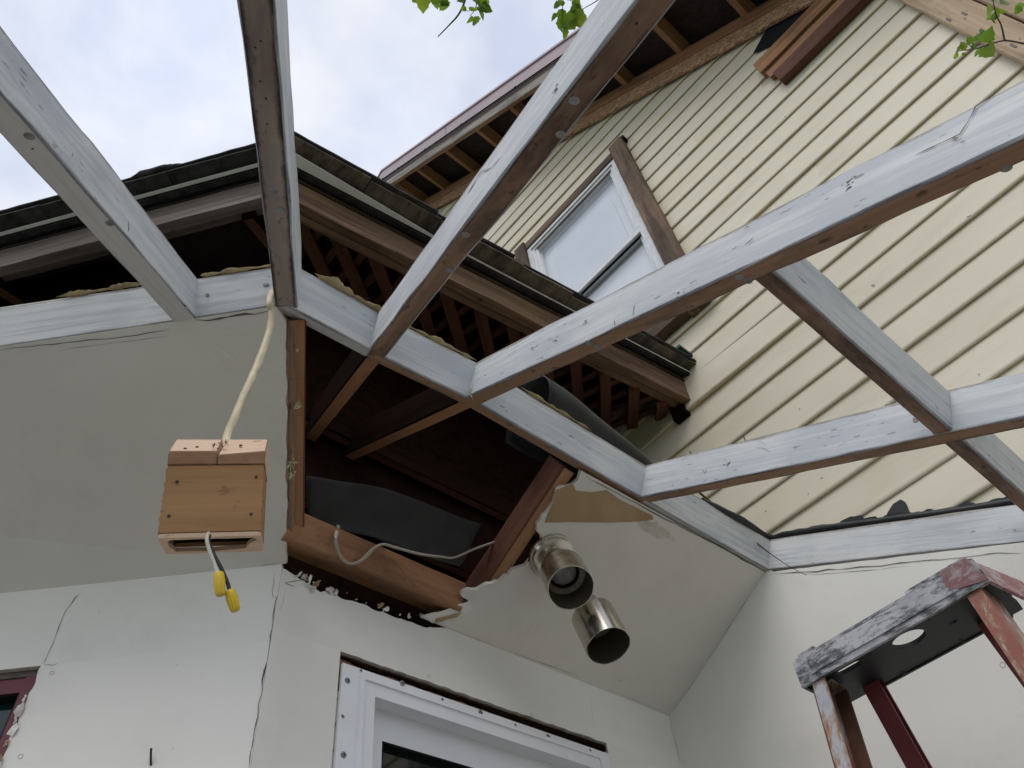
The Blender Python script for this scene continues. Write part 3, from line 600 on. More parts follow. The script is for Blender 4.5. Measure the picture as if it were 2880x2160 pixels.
plate('ceiling_board', body+[Vector((X2, tp[-1].y, ZW)), Vector((X2, Y3+.006, ZW)), Vector((-.875, Y3+.006, 3.0025)), Vector((-.885, tp[0].y, 2.9975))], -P2N*.012, [CEIL, GYPS], CR)
tan = [(1566, 1377), (1612, 1362), (1620, 1380), (1660, 1385), (1706, 1379), (1742, 1405), (1835, 1450), (1838, 1461), (1790, 1467), (1700, 1470), (1600, 1468), (1532, 1470), (1541, 1446), (1556, 1415)]
plate('bare_paper_patch', jag([onP2(u, v, -.0015) for u, v in tan], .012, .0007, only=[0, 1, 2, 3, 4, 7, 8, 9, 10]), -P2N*.001, PAPER, CR)
plate('bare_paper_patch', [onP2(u, v, -.0016) for u, v in ((1690, 1392), (1748, 1408), (1836, 1452), (1838, 1461), (1790, 1467), (1690, 1469))], -P2N*.001, PAPER, CR)
skim = [(1775, 1462), (1850, 1468), (1885, 1500), (1905, 1522), (1850, 1515), (1810, 1490)]
plate('skim_patch', jag([onP2(u, v, -.0010) for u, v in skim], .008, .004), -P2N*.0006, GYPS, CR)
flap = [(1322, 1690), (1328, 1712), (1280, 1738), (1215, 1752), (1186, 1733), (1240, 1720), (1290, 1700)]
plate('paper_flap', jag([onP2(u, v, -.004) for u, v in flap], .008, .002), -P2N*.002, WALL, CR)
flap2 = [(1225, 1742), (1275, 1730), (1300, 1722), (1285, 1736), (1225, 1752)]
plate('paper_flap', jag([onP2(u, v, -.0065) for u, v in flap2], .01, .001), -P2N*.001, PAPER, CR)
crack(CR, onP2, [(1430, 1830), (1520, 1862), (1600, 1892), (1633, 1905)], .0022, P2N); crack(CR, onP2, [(1150, 1722), (1300, 1782), (1420, 1826)], .0012, P2N); crack(CR, onP2, [(1700, 1935), (1790, 1970), (1870, 2005)], .0012, P2N)
crack(CR, onP2, [(1640, 1335), (1760, 1400), (1900, 1475), (2050, 1550), (2140, 1600)], .006, P2N)
# ------------------------------------------------------------------ low wing: hip eave above the porch frame
WG = thing('house_wing', 'low house wing with dark weathered eave and open lath above the porch frame', 'house', (-1.6, 1.2, 0))
FC = Vector((-1.0915, .309, 3.83)); FR = Vector((-.876, 2.0, 3.83)); fr = (FR-FC).normalized(); fl = Vector((-.808, -.589, 0)).normalized(); FLp = FC+fl*2.6
nr = Vector((fr.y, -fr.x, 0)); nl = Vector((-fl.y, fl.x, 0))
if nl.dot(EYE-FC) < 0: nl = -nl
bis = (nr+nl).normalized()/math.cos(math.acos(max(-1, min(1, nr.dot(nl))))/2)
UP = Vector((0, 0, 1))
lumber('fascia_board', FC-nr*.02, FR-nr*.02, .034, .15, UP, [OLD, OLD], WG, jit=.003, bev=.002)
lumber('fascia_board', FC-nl*.02+fl*.0-UP*.006, FLp-nl*.02-UP*.006, .034, .145, UP, [OLDG, OLDG], WG, jit=.002, bev=.002)
lumber('sub_fascia', FC-nr*.056+UP*.010, FR-nr*.056+UP*.010, .034, .11, UP, [OLD, OLD], WG, jit=.002)
lumber('sub_fascia', FC-nl*.056+UP*.03, FLp-nl*.056+UP*.03, .034, .12, UP, [OLDG, OLDG], WG, jit=.002)
def strip(name, a0, a1, b1, b0, th, mat): return plate(name, [a0, a1, b1, b0], Vector((0, 0, th)), mat, WG)
zd = .135
FM = FC.lerp(FR, .33)
strip('drip_edge', FC+bis*.036+UP*zd, FM+nr*.036+UP*zd, FM+nr*.042+UP*zd, FC+bis*.076+UP*zd, .004, METALW)
strip('drip_edge', FM+nr*.036+UP*zd, FR+nr*.036+UP*zd, FR+nr*.038+UP*zd, FM+nr*.042+UP*zd, .004, METALW)
strip('drip_edge', FC+bis*.036+UP*zd, FLp+nl*.034+UP*zd, FLp+nl*.044+UP*zd, FC+bis*.047+UP*zd, .004, METALW)
strip('drip_back', FC+UP*(zd+.006), FR+UP*(zd+.006), FR+nr*.037+UP*(zd+.006), FC+bis*.040+UP*(zd+.006), .003, BLACK)
strip('drip_back', FC+UP*(zd+.006), FLp+UP*(zd+.006), FLp+nl*.036+UP*(zd+.006), FC+bis*.040+UP*(zd+.006), .003, BLACK)
# shingle courses ending at the eave
def shingles(a, b, n, n0, mat, w0, w1, zz, seed, cut):
    rnd = random.Random(seed); d = (b-a).normalized(); Lx = (b-a).length; s = 0.0; k = 0
    while s < Lx-.02:
        e = min(Lx, s+rnd.uniform(*cut)); wt_ = w1-(.042*(s+e)/2/Lx if n is nr else 0); o0 = n*(wt_+rnd.uniform(-.004, .004)); dz = rnd.uniform(-.003, .003)
        q0, q1 = a+d*(s+.0015), a+d*(e-.0015)
        pts = [q0+n*w0, q1+n*w0, q1+o0, q0+o0]
        if k == 0 and n0 is not None: pts = [a+n0*w0, q1+n*w0, q1+o0, a+n0*(w1)]
        plate('shingle', jag([p+UP*(zz+dz) for p in pts], .04, .0010, only=[2]), (0, 0, .008), mat, WG); s = e; k += 1
shingles(FC, FR+fr*.0, nr, bis, SHEDGE, -.02, .112, zd+.020, 1, (.22, .4))
shingles(FC, FR, nr, bis, SHINGLE, -.02, .120, zd+.0345, 2, (.3, .5))
shingles(FC, FLp, nl, bis, SHINGLE, -.02, .088, zd+.020, 3, (.3, .5))
shingles(FC, FLp, nl, bis, SHINGLE, -.02, .096, zd+.036, 4, (.3, .5))
shingles(FC, FR, nr, bis, SHINGLE, -.02, .098, zd+.049, 6, (.3, .5))
tube('tar_lump', [FC+fl*.50+nl*.085+UP*(zd+.042), FC+fl*.42+nl*.091+UP*(zd+.047), FC+fl*.34+nl*.089+UP*(zd+.046), FC+fl*.27+nl*.082+UP*(zd+.040)], .008, SHINGLE, WG, 8, rad=lambda t: .4+1.1*math.sin(t*3.14), wob=.5)
# roof slabs climbing away from the eave
SL = .52
ru = -nr+UP*SL; lu = -nl+UP*SL; bu = -bis+UP*SL; z0 = UP*(zd-.005)
RP = FR+Vector((-.012, -.002, 0))
plate('roof', [FC+bis*.03+z0, FR+nr*.03+z0-fr*.006, FR+ru*3.2+z0-fr*.006, FC+bu*3.2+z0], (0, 0, .022), SHINGLE, WG)
plate('roof', [FC+bis*.03+z0, FLp+nl*.03+z0, FLp+lu*3.2+z0, FC+bu*3.2+z0], (0, 0, .022), SHINGLE, WG)
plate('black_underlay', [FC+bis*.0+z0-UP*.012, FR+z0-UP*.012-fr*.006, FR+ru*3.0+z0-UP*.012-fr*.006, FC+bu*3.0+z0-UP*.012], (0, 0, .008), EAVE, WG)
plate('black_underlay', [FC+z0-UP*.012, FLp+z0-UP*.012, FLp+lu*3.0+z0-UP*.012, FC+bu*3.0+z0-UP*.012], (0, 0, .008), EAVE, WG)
# open lath lattice on the underside of the eave, right slope
def onU(u, v): return meet(u, v, Vector((SL, 0, 1)), Vector((-.9, 0, 3.80)))
d131 = Vector((-.60, .70, 0)); d131.z = .60*SL; d131.normalize()
for k in range(14):
    y = .36+.138*k; a = Vector((FC.x+(y+.02-FC.y)*fr.x/fr.y-.075, y+.02, 0)); a.z = 3.80+(-.9-a.x)*SL
    Lb = min(.62, (1.985-a.y)/d131.y)
    if Lb < .05: continue
    lumber('lath_board', a-UP*.012, a+d131*Lb-UP*.012, .042, .016, UP, [REDD, REDD], WG, bev=.001)
for k in range(20):
    y = .42+.080*k; 
    xa_ = FC.x+(y-FC.y)*fr.x/fr.y-.075; a = Vector((xa_, y, 3.80+(-.9-xa_)*SL+.012)); b = Vector((-1.42, y+.03, 3.80+.52*SL+.012)); 
    lumber('lath_slat', a, b, .026, .014, UP, [REDD, REDD], WG, bev=.001)
# left slope: sparse rafter tails
for k in range(5):
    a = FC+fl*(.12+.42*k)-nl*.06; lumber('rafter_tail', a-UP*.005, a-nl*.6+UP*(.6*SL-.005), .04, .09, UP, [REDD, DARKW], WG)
# old wall boards of the wing behind the frame, lost in the dark
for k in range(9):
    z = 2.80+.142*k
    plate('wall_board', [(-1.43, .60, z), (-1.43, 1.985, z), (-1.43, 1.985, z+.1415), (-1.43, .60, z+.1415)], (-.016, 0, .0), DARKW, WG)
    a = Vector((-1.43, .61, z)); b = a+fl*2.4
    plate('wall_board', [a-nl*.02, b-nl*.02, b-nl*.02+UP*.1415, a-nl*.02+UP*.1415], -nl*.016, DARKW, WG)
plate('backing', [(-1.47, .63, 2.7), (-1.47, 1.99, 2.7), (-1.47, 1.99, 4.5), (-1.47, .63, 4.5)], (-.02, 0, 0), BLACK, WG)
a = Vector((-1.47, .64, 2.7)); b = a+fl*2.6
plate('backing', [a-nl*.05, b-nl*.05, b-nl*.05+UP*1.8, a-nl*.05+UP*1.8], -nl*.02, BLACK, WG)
q = [meet(u, v, nl, FC-nl*.16) for u, v in ((0, 785), (255, 700), (280, 712), (420, 860), (420, 960), (0, 960))]
plate('loose_board', q, -nl*.012, [DARKW, OLDG], WG)
box('green_flashing', (-.90, 1.90, 4.03), (-.80, 1.982, 4.045), GREEN, WG)
q = FR-fr*.008
box('eave_end_cap', q+Vector((-.10, -.03, -.05)), q+Vector((-.035, .004, .05)), DARKW, WG, .004)
# ------------------------------------------------------------------ two-storey house gable
HS = thing('two_storey_house', 'two-storey house gable clad in cream lap siding with small weathered window', 'house', (-1, 2.3, 0))
YH, XC, XP, SR = 2.0, .645, -2.65, .83
def z_band(x): return 6.564-SR*(x+.938) if x > XP else 6.564-SR*(XP+.938)-SR*(XP-x)
def x_at(z):  # right and left limits of the wall under the rake at height z
    zz = z_band(XP); return (XP+(zz-z)/SR, XP-(zz-z)/SR)
WX0, WX1, WZA, WZB = -1.585, -.632, 4.31, 5.945
PITCH = .1337
def course(k, xa, xb, z0, joint=True):
    if joint and xb-xa > 1.2:
        xj = random.Random(k*7+int(xa*10)).uniform(xa+.3, xb-.3); course(k, xa, xj+.012, z0, False); course(k, xj, xb, z0-.0006, False); return
    n = max(2, int((xb-xa)/.16)); dp = .0155 if k % 2 else .0125
    pr = [(0, .006), (-dp+.004, 0), (-dp, .005), (-dp+.0005, .014), (-dp+.0035, .034), (-dp*.72, .072), (-.003, PITCH+.008)]
    vs, fs, fi = [], [], []
    for i in range(n+1):
        x = xa+(xb-xa)*i/n; wv = noise.noise(Vector((x*.9, k*5.3, 0)))*.0022-(.0012 if xa > -4 and not joint else 0)-(max(0, .016*(1-(x+1.0)/.9)) if k == KL_ and x > -1.05 else 0); wz = noise.noise(Vector((x*.6, k*2.7, 9)))*.0018
        for y, z in pr: vs.append((x, YH+y+wv*(1 if y < -.002 else 0), z0+z+wz))
    m = len(pr)
    for i in range(n):
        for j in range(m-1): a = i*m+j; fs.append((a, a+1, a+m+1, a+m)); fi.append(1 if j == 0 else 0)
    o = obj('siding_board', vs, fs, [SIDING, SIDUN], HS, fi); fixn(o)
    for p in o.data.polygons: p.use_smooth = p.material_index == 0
    return o
KL_ = round((onY(2080, 1035, YH).z-2.996)/PITCH)
for k in range(-4, 40):
    z0 = 2.996+PITCH*k; xr, xl = x_at(z0+PITCH*.4); xb = min(XC+.01, xr+.17); xa = max(-4.6, xl-.17)
    if xb-xa < .1: continue
    if z0+PITCH > WZA+.03 and z0 < WZB-.03:
        course(k, xa, WX0+.02, z0); course(k, WX1-.015, xb, z0)
    else: course(k, xa, xb, z0)
zp = z_band(XP)
plate('wall_sheathing', [(-4.7, YH+.1, 0), (XC+.12, YH+.1, 0), (XC+.12, YH+.1, z_band(XC)), (XP, YH+.1, zp+.2), (-4.7, YH+.1, z_band(-4.7))], (0, .05, 0), BLACK, HS)
plate('side_wall', [(XC+.13, YH+.06, 0), (XC+.13, 8, 0), (XC+.13, 8, z_band(XC)), (XC+.13, YH+.06, z_band(XC))], (-.05, 0, 0), SIDING, HS)
# corner boards, pale and weathered
lumber('corner_board', Vector((XC+.052, 1.978, .3)), Vector((XC+.052, 1.978, 5.15)), .104, .026, (0, -1, 0), [PALE, PALE], HS)
lumber('corner_board', Vector((XC+.16, 1.984, .3)), Vector((XC+.16, 1.984, 5.1)), .096, .03, (0, -1, 0), [PALE, PALE], HS)
for u, v in ((2668, 55), (2712, 38), (2850, 128)):
    p = onY(u, v, 1.951); box('nail_hole', p+Vector((-.003, -.001, -.016)), p+Vector((.003, .004, .016)), IRON, HS)
# window in the gable
ym = 1.972
wt = lumber('window', Vector((-.680, ym+.012, 4.22)), Vector((-.680, ym+.012, 5.945)), .098, .040, (0, -1, 0), [TRIM, TRIM], HS, jit=.0025); wt['label'] = 'weathered wooden window with bleached sashes'
lumber('trim', Vector((-1.535, ym+.012, 4.25)), Vector((-1.535, ym+.012, 5.93)), .09, .036, (0, -1, 0), [TRIM, TRIM], wt, jit=.002)
lumber('trim', Vector((-1.54, ym+.014, 5.885)), Vector((-.735, ym+.014, 5.885)), .075, .024, (0, -1, 0), [TRIM, TRIM], wt, jit=.002)
lumber('sill', Vector((-1.60, ym-.012, 4.235)), Vector((-.60, ym-.012, 4.235)), .06, .09, (0, 0, 1), [TRIM, TRIM], wt, jit=.002)
def ring_y(name, y0, y1, x0, x1, z0, z1, t, mat, parent):
    o = [(x0, z0), (x1, z0), (x1, z1), (x0, z1)]; i = [(x0+t, z0+t), (x1-t, z0+t), (x1-t, z1-t), (x0+t, z1-t)]
    vs = [(p[0], y0, p[1]) for p in o]+[(p[0], y0, p[1]) for p in i]+[(p[0], y1, p[1]) for p in o]+[(p[0], y1, p[1]) for p in i]; fs = []
    for k in range(4):
        m = (k+1) % 4; fs += [(k, m, 4+m, 4+k), (8+k, 12+k, 12+m, 8+m), (k, 8+k, 8+m, m), (4+k, 4+m, 12+m, 12+k)]
    return fixn(obj(name, vs, fs, mat, parent))
ring_y('frame', ym-.002, ym+.05, -1.492, -.728, 4.33, 5.852, .030, ALU, wt)
ring_y('frame', ym+.008, ym+.05, -1.464, -.757, 4.36, 5.822, .022, ALU, wt)
ring_y('sash', ym+.016, ym+.05, -1.443, -.778, 5.055, 5.80, .022, ALU, wt)
ring_y('sash', ym+.028, ym+.06, -1.443, -.778, 4.38, 5.075, .022, ALU, wt)
box('meeting_rail', (-1.443, ym+.006, 5.045), (-.778, ym+.03, 5.075), ALU, wt); box('rail_gasket', (-1.425, ym+.022, 5.038), (-.79, ym+.032, 5.0445), BLACK, wt); box('rail_gasket', (-1.425, ym+.012, 5.782), (-.79, ym+.022, 5.796), TRIM, wt)
obj('pane', [(-1.43, ym+.030, 5.05), (-.785, ym+.030, 5.05), (-.785, ym+.030, 5.79), (-1.43, ym+.030, 5.79)], [(0, 1, 2, 3)], PANE, wt)
obj('pane', [(-1.43, ym+.042, 4.39), (-.785, ym+.042, 4.39), (-.785, ym+.042, 5.04), (-1.43, ym+.042, 5.04)], [(0, 1, 2, 3)], PANE, wt)
plate('blind', [(-1.45, ym+.064, 4.3), (-.77, ym+.064, 4.3), (-.77, ym+.064, 5.9), (-1.45, ym+.064, 5.9)], (0, .003, 0), SHADE, wt)
plate('sheer_curtain', [(-1.36, ym+.058, 5.10), (-.87, ym+.058, 5.10), (-.87, ym+.058, 5.62), (-1.36, ym+.058, 5.62)], (0, .002, 0), VINYLW, wt)
box('loose_tab', (-.645, 1.955, 5.915), (-.615, 1.99, 5.95), BLACK, wt)
# rake: band boards on the wall, lookouts, metal fascia, roof
def rake_x(x0, x1, zo, w, d, up, mats, name, y, jit=.002):
    return lumber(name, Vector((x0, y, z_band(x0)+zo)), Vector((x1, y, z_band(x1)+zo)), w, d, up, mats, HS, jit=jit)
nu = Vector((SR, 0, 1)).normalized()
rake_x(XP, .62, .020, .020, .115, nu, [OSB, OSB], 'osb_strip', 1.962, .004)
rake_x(XP, .62, .150, .036, .085, nu, [RED, RED], 'rake_board', 1.958)
for x in (-2.50, -2.19, -1.82, -1.46, -1.12, -.79, -.45, -.10, .25, .6):
    z = z_band(x)+.235; lumber('lookout', Vector((x, 1.985, z)), Vector((x, 1.635, z)), .042, .088, nu, [CEDAR, RED], HS)
rake_x(XP-.01, .95, .205, .030, .145, nu, [RED, GREYF], 'sub_fascia', 1.628, .003)
mv = []
for zz0, zz1 in ((.345, .59),):
    plate('metal_fascia', [(XP-.02, 1.60, z_band(XP)+zz0), (.95, 1.60, z_band(.95)+zz0), (.95, 1.60, z_band(.95)+zz1), (XP-.02, 1.60, z_band(XP)+zz1)], (0, .012, 0), MAUVE, HS)
    plate('metal_fascia', [(XP-.021, 1.60, z_band(XP)+zz0), (-6, 1.60, z_band(-6)+zz0), (-6, 1.60, z_band(-6)+zz1), (XP-.021, 1.60, z_band(XP)+zz1)], (0, .012, 0), MAUVE, HS)
plate('metal_lip', [(XP, 1.596, z_band(XP)+.338), (.95, 1.596, z_band(.95)+.338), (.95, 1.596, z_band(.95)+.347), (XP, 1.596, z_band(XP)+.347)], (0, .004, 0), BLACK, HS)
for x in (-2.62, -2.38, -2.0, -1.55, -1.0, -.45, -.1):
    p = Vector((x, 1.597, z_band(x)+.375)); lathe('screw', [(.0003, .007), (.007, .006), (.009, 0)], p, (0, -1, 0), IRON, HS, 8, True)
box('fascia_seam', (-1.735, 1.5985, z_band(-1.73)+.37), (-1.732, 1.6005, z_band(-1.73)+.58), REDD, HS)
for sgn, xe in ((1, 1.0), (-1, -6.3)):
    plate('roof', [(XP, 1.60, z_band(XP)+.36), (xe, 1.60, z_band(xe)+.36), (xe, 7.5, z_band(xe)+.36), (XP, 7.5, z_band(XP)+.36)], (0, 0, .03), EAVE, HS)
    plate('roof_covering', [(XP, 1.59, z_band(XP)+.56), (xe, 1.59, z_band(xe)+.56), (xe, 7.5, z_band(xe)+.56), (XP, 7.5, z_band(XP)+.56)], (0, 0, .03), MAUVE, HS)
# old timbers still fixed to the wall below the rake
def wall_timber(p, u1, z, w, y, d, mat):
    return lumber('old_timber', Vector((p, y, z)), Vector((u1, y, z)), w, d, (0, -1, 0), [mat, mat], HS, jit=.003, bev=.0012)
wall_timber(.108, .66, 5.312, .112, 1.985, .042, CEDAR); wall_timber(.122, .66, 5.212, .070, 1.982, .026, RED); wall_timber(.140, .66, 5.122, .100, 1.982, .038, REDD)
gap = [(2118, 150), (2150, 90), (2200, 40), (2250, 0), (2360, 0), (2280, 60), (2190, 120)]
plate('siding_gap', [onY(u, v, 1.980) for u, v in gap], (0, .004, 0), BLACK, HS)
for u, v in ((2178, 230), (2168, 240)):
    pass
ribbon('stain', [onY(u, v, 1.982) for u, v in ((2140, 245), (2148, 225))], .012, (0, -1, 0), PAPER, HS)
ribbon('siding_split', [onY(u, v, 1.980) for u, v in ((2160, 205), (2140, 230), (2120, 255))], .004, (0, -1, 0), IRON, HS)
# ------------------------------------------------------------------ things inside the hole
TP = thing('tar_paper_sheet', 'torn grey-black tar paper sheet hanging inside the ceiling hole', 'tar paper', tuple(onP2(1090, 1460, .1)))
rows = [[(862, 1338), (960, 1352), (1070, 1372), (1160, 1400), (1260, 1440), (1352, 1474)], [(862, 1400), (955, 1408), (1062, 1428), (1150, 1455), (1240, 1492), (1330, 1520)], [(868, 1460), (950, 1466), (1055, 1482), (1140, 1508), (1225, 1545), (1312, 1565)], [(872, 1478), (948, 1490), (1050, 1513), (1130, 1542), (1215, 1572), (1292, 1592)]]
lift = [.10, .085, .07, .055]
gv = []
for r, l in zip(rows, lift):
    P = smooth_path([onP2(u, v, l+.004*math.sin(i*1.7)) for i, (u, v) in enumerate(r)], 5); gv.append([p+Vector((0, 0, noise.noise(p*14)*.003)) for p in P])
gv = [list(c) for c in zip(*[smooth_path([g[i] for g in gv], 4) for i in range(len(gv[0]))])]
nc = len(gv[0]); vs = [p for g in gv for p in g]; fs = [(i*nc+j, i*nc+j+1, (i+1)*nc+j+1, (i+1)*nc+j) for i in range(len(gv)-1) for j in range(nc-1)]
o = obj('sheet', vs, fs, TAR, TP, smooth=True); md = o.modifiers.new('thick', 'SOLIDIFY'); md.thickness = .0025
CB = thing('loose_cable', 'pale flat cable looping below the tar paper in the ceiling hole', 'cable', tuple(onP2(1000, 1580, .05)))
tube('sheath', [onP2(u, v, l) for u, v, l in ((960, 1440, .13), (951, 1480, .065), (945, 1508, .008), (945, 1528, -.006), (952, 1556, -.010), (968, 1578, -.012), (990, 1586, -.012), (1020, 1574, -.010), (1052, 1542, .0), (1078, 1531, .01), (1112, 1540, .015), (1180, 1558, .025), (1240, 1566, .04), (1278, 1568, .06), (1330, 1546, .075), (1388, 1526, .09))], .0052, GREYW, CB, 10, flat=.55)
# ------------------------------------------------------------------ hanging cable, wooden box, wire nuts
HC = thing('hanging_cable', 'cream electrical cable hanging from the rafter end with two yellow wire nuts', 'cable', (-.9, .3, 2.4))
bx = Vector((.593, .805, 0)).normalized(); bn = Vector((.805, -.593, 0)).normalized()   # box axes: along its face, out of its face
bx = Vector((.5165, .8523, .0818)); bn = Vector((.8072, -.4528, -.3787)); bu = Vector((.2857, -.2616, .9219))
BC = Vector((-.8468, .2771, 2.392))-bu*.0492
c0 = meet(768, 825, out_dir(-46.6), KB)
pts = [c0-bn*.01, c0+bn*.012+Vector((0, 0, -.006)), onX(757, 850, -.875), onX(764, 878, -.878), onX(757, 930, -.885), onX(730, 1010, -.885), onX(708, 1062, -.884), onX(690, 1100, -.883), onX(664, 1165, -.880), onX(640, 1225, -.880), BC+bx*.008+bu*.125-bn*.03]
tube('sheath', pts, .0068, CREAMW, HC, 12, flat=.6, wob=.22, upv=(-.8, .6, .1))
tube('wire', [BC+bx*.0-bn*.03+Vector((0, 0, .03)), onX(583, 1508, -.86), onX(588, 1545, -.855), onX(604, 1588, -.85), onX(613, 1618, -.846)], .0026, WIREW, HC, 8)
tube('wire', [BC+bx*.004-bn*.03+Vector((0, 0, .03)), onX(587, 1512, -.862), onX(598, 1552, -.857), onX(622, 1598, -.851), onX(640, 1640, -.848), onX(648, 1672, -.846)], .0026, WIREB, HC, 8)
def wire_nut(top, tip):
    top, tip = Vector(top), Vector(tip); ax = (tip-top); Lx = ax.length; ax.normalize(); u = ax.orthogonal().normalized(); v = ax.cross(u); vs, fs = [], []; n = 36
    prof = [(.0006, .0), (.0062, .0), (.0068, .0012), (.0070, Lx*.25), (.0069, Lx*.33), (.0063, Lx*.6), (.0054, Lx*.93), (.0044, Lx), (.0005, Lx)]
    for i, (r, h) in enumerate(prof):
        for j in range(n):
            a = 2*math.pi*j/n; k = r+(.0009 if (j % 3 == 0 and 3 < i < 8) else 0); vs.append(top+ax*h+(u*math.cos(a)+v*math.sin(a))*k)
    for i in range(len(prof)-1):
        for j in range(n): a = i*n+j; b = i*n+(j+1) % n; fs.append((a, b, b+n, a+n))
    return fixn(obj('wire_nut', vs, fs, YELLOW, HC, autos=.7))
k = 1.55
def nut(u0, v0, u1, v1, x):
    a, b = onX(u0, v0, x), onX(u1, v1, x); return wire_nut(a, b)
nut(615, 1613, 620, 1674, -.845); nut(646, 1662, 663, 1718, -.845)
WB = thing('wooden_box', 'small pine junction box dangling from the cream cable', 'box', tuple(BC))
BM = Matrix((bx, -bn, bu)).transposed().to_4x4(); BM.translation = BC     # local x along face, y into depth, z up
hw, hh, dp = .0665, .0984, .075
def local(name, vs, fs, mat): return fixn(obj(name, vs, fs, mat, WB, mat4=BM))
def lbox(name, lo, hi, mat, bev=.0012): return box(name, lo, hi, mat, WB, bev, BM)
# front panel with slightly ragged saw cuts on its ends
nz = 26; vs = []
for i in range(nz+1):
    z = hh*i/nz; a = random.uniform(0, .0022); b = random.uniform(0, .0014)
    vs += [(-hw-.003*(1-i/nz)+a, 0, z), (hw-b, 0, z), (-hw-.003*(1-i/nz)+a, .009, z), (hw-b, .009, z)]
fs = []
for i in range(nz): a = i*4; fs += [(a, a+1, a+5, a+4), (a+2, a+6, a+7, a+3), (a, a+4, a+6, a+2), (a+1, a+3, a+7, a+5)]
fs += [(0, 2, 3, 1), (nz*4, nz*4+1, nz*4+3, nz*4+2)]
local('front_panel', vs, fs, BOXW)
lbox('side_panel', (-hw, .0095, .002), (-hw+.010, dp, hh-.001), BOXW); lbox('side_panel', (hw-.010, .0095, .002), (hw, dp, hh-.001), BOXW); lbox('back_panel', (-hw+.0105, dp-.008, .002), (hw-.0105, dp, hh-.001), BOXW)
# bottom rim left around a rough cut opening
inner = jag([(-hw+.010, .014, 0), (-hw+.016, .010, 0), (0, .0098, 0), (hw-.010, .0096, 0), (hw-.006, .020, 0), (hw-.016, .034, 0), (hw-.024, .058, 0), (0, .066, 0), (-hw+.014, .064, 0), (-hw+.008, .040, 0)], .006, .0012)
n = len(inner); outer = []
for p in inner:
    d = Vector((p.x/hw, (p.y-.0375)/.0375, 0)); m = max(abs(d.x), abs(d.y)); outer.append(Vector((d.x/m*hw, .0375+d.y/m*.0375, 0)))
vs = outer+inner+[p+Vector((0, 0, .006)) for p in outer]+[p+Vector((0, 0, .006)) for p in inner]
fs = []
for i in range(n): j = (i+1) % n; fs += [(i, j, n+j, n+i), (2*n+i, 3*n+i, 3*n+j, 2*n+j), (n+i, n+j, 3*n+j, 3*n+i), (i, 2*n+i, 2*n+j, j)]
o = local('bottom_rim', vs, fs, BOXT); o.matrix_basis = BM @ Matrix.Translation((0, 0, -.0075))
lbox('shade_sheet', (-hw+.0103, .0093, .010), (hw-.0103, dp-.0083, .014), BLACK, 0); lbox('shade_sheet', (-hw+.0105, dp-.011, .006), (hw-.0105, dp-.0085, hh-.01), BLACK, 0)  # black sheets standing in for the shade inside the open box
# two bevelled blocks nailed on top, split round the cable
def wedge(x0, x1, bz, chip):
    f = -.001; y1 = dp; zb = hh+.0012; zt = zb+.021; zz = zb+.062
    vs = [(x0, f, zb), (x1, f, zb), (x1, y1, zb), (x0, y1, zb), (x0, f, zt-chip), (x1, f, zt), (x1-.0, .048, zz), (x0+chip, .048, zz), (x1, y1, zz-.01), (x0, y1, zz-.01)]
    fs = [(0, 1, 5, 4), (4, 5, 6, 7), (7, 6, 8, 9), (3, 9, 8, 2), (0, 3, 2, 1), (0, 4, 7, 9, 3), (1, 2, 8, 6, 5)]
    me = local('top_block', vs, fs, [BOXE, BOXT]); 
    for p in me.data.polygons:
        c = sum((me.data.vertices[i].co for i in p.vertices), Vector())/len(p.vertices)
        if c.z > zt-.002: p.material_index = 1
    bm = bmesh.new(); bm.from_mesh(me.data); bmesh.ops.bevel(bm, geom=list(bm.edges), offset=.0014, segments=1, affect='EDGES'); bm.to_mesh(me.data); bm.free(); return me
wedge(-hw+.001, .0005, 0, .000); wedge(.0015, hw+.001, 0, .006)
for x, z in ((-.050, .074), (.056, .080), (-.056, .024), (.052, .024)): 
    p = BM @ Vector((x, -.0004, z)); lathe('screw_hole', [(.0003, .0008), (.0020, .0006), (.0024, -.0004)], p, bn, IRON, WB, 10, True)
for x, y in ((-.03, .014), (-.045, .008), (.03, .020)):
    p = BM @ Vector((x, y, hh+.0235+y*.85)); lathe('knot', [(.0003, .0012), (.002, .0009), (.0026, -.001)], p, (BM.to_3x3() @ Vector((0, -.65, .76))), REDD, WB, 10, True)
rnd = random.Random(3)
for i in range(14):
    q_ = rnd.uniform(.0, .03); p = BM @ Vector((rnd.uniform(-.010, .010), q_, hh+.022+q_*.85)); p.z += rnd.uniform(0, .008); d = Vector((rnd.gauss(0, 1), rnd.gauss(0, 1), abs(rnd.gauss(0, .8)))).normalized()*rnd.uniform(.004, .010); s = d.cross(UP).normalized()*.0012
    obj('splinter', [p-s, p+s, p+d], [(0, 1, 2)], BOXE, WB)
